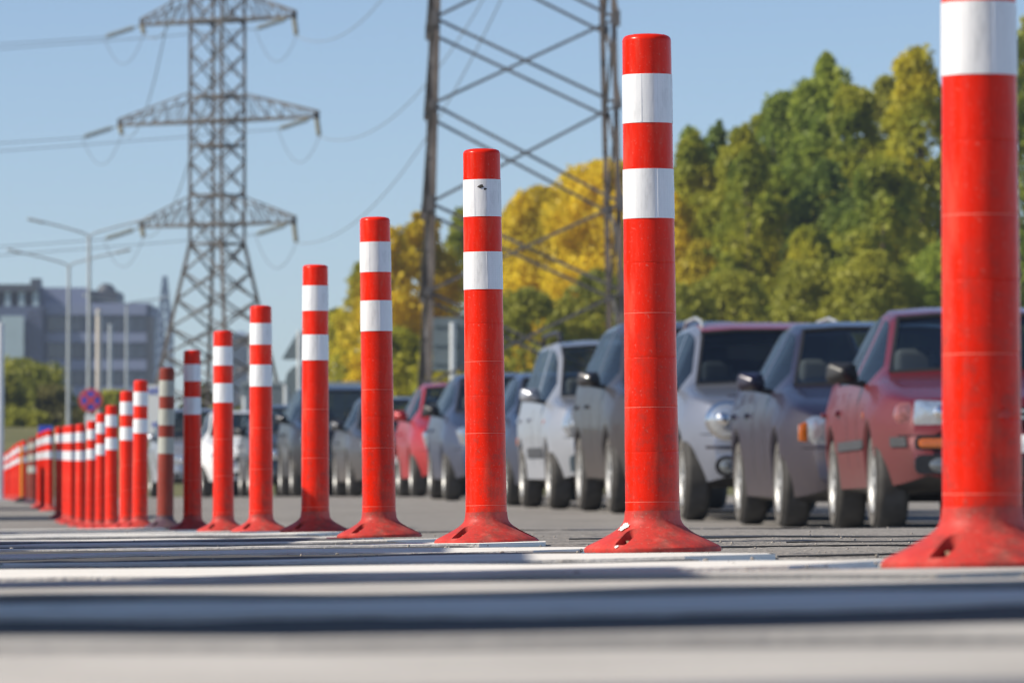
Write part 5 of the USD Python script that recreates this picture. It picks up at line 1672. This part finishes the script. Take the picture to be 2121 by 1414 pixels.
make_car('parked_car', 'slate blue car with a dark mirror, left of the scuffed post', 'car', HATCH_CAR, paints['slate'], 920, 67.6, 4.6, sedan_details((0.66, 0.84), (0.40, 0.74), (0.32, 0.66, 0.80)), mirror_mat=BLACK)
make_car('parked_car', 'bright red hatchback behind the slate blue car', 'car', HATCH_CAR, paints['red'], 852, 75.0, 5.0,
         lambda t, T, P, c: sedan_details((0.62, 0.84), (0.36, 0.74), (0.28, 0.62, 0.74))(t, T, P, c), spokes=5)
make_car('parked_car', 'dust covered dark car whose flank shows left of the fourth post', 'car', SEDAN, paints['dusty'], 722, 81.0, 6.0, sedan_details())
make_car('parked_car', 'black off roader with a bright headlight, right of the post with the shaded lower quarter', 'car', dict(SUV, wr=0.34), paints['black'], 604, 87.5, 6.0, sedan_details((0.74, 0.90), (0.42, 0.80), (0.36, 0.70, 0.90)))
make_car('parked_car', 'dark grey car left of the post with the shaded lower quarter', 'car', HATCH_CAR, paints['grey'], 516, 94.0, 6.0, sedan_details(), mirror_mat=BLACK)
make_car('parked_car', 'white hatchback between the all shaded post and the next one', 'car', HATCH_CAR, paints['white'], 418, 100.0, 6.5, sedan_details())
make_car('parked_car', 'small far grey car showing between the faded post and the all shaded one', 'car', VAN, paints['silver'], 330, 106.0, 7.0, sedan_details())

# the air
hv = box((-420, -40, -1.4), (420, 1300, 52))
hz_mat = usdkit.material(stage, LK + 'haze_air', {'v': ('principled_volume', {'color': (0.75, 0.85, 1.0), 'density': 0.00018, 'anisotropy': 0.2})}, volume='v.volume')
obj('haze', hv, hz_mat, kind='stuff', label='thin blue haze in the air')


# ------------------------------------------------------------------ grit and fallen leaves on the ground round the posts
rng = np.random.default_rng(77)
ms = []
ico = trimesh.creation.icosahedron()
N = 1000
yy = 4.2 * (26 / 4.2) ** rng.random(N)
xx = line_x(yy) + rng.normal(0.15, 0.55, N) * np.clip(yy / 9, 0.5, 2)
zz = gzr(xx, yy)
for k in range(N):
    r = 0.0012 + 0.0032 * rng.random() ** 3
    v = ico.vertices * r * rng.uniform(0.6, 1.3, 3)
    ms.append((v + np.array([xx[k], yy[k], zz[k] + 0.004 * (xx[k] < line_x(yy[k])) + r * 0.4])))
f = np.vstack([ico.faces + 12 * k for k in range(N)])
obj('gravel', trimesh.Trimesh(np.vstack(ms), f, process=False), plain('grit', (0.30, 0.27, 0.24), 0.9, var=0.5, scale=90), kind='stuff', label='scattered grit on the asphalt round the posts')
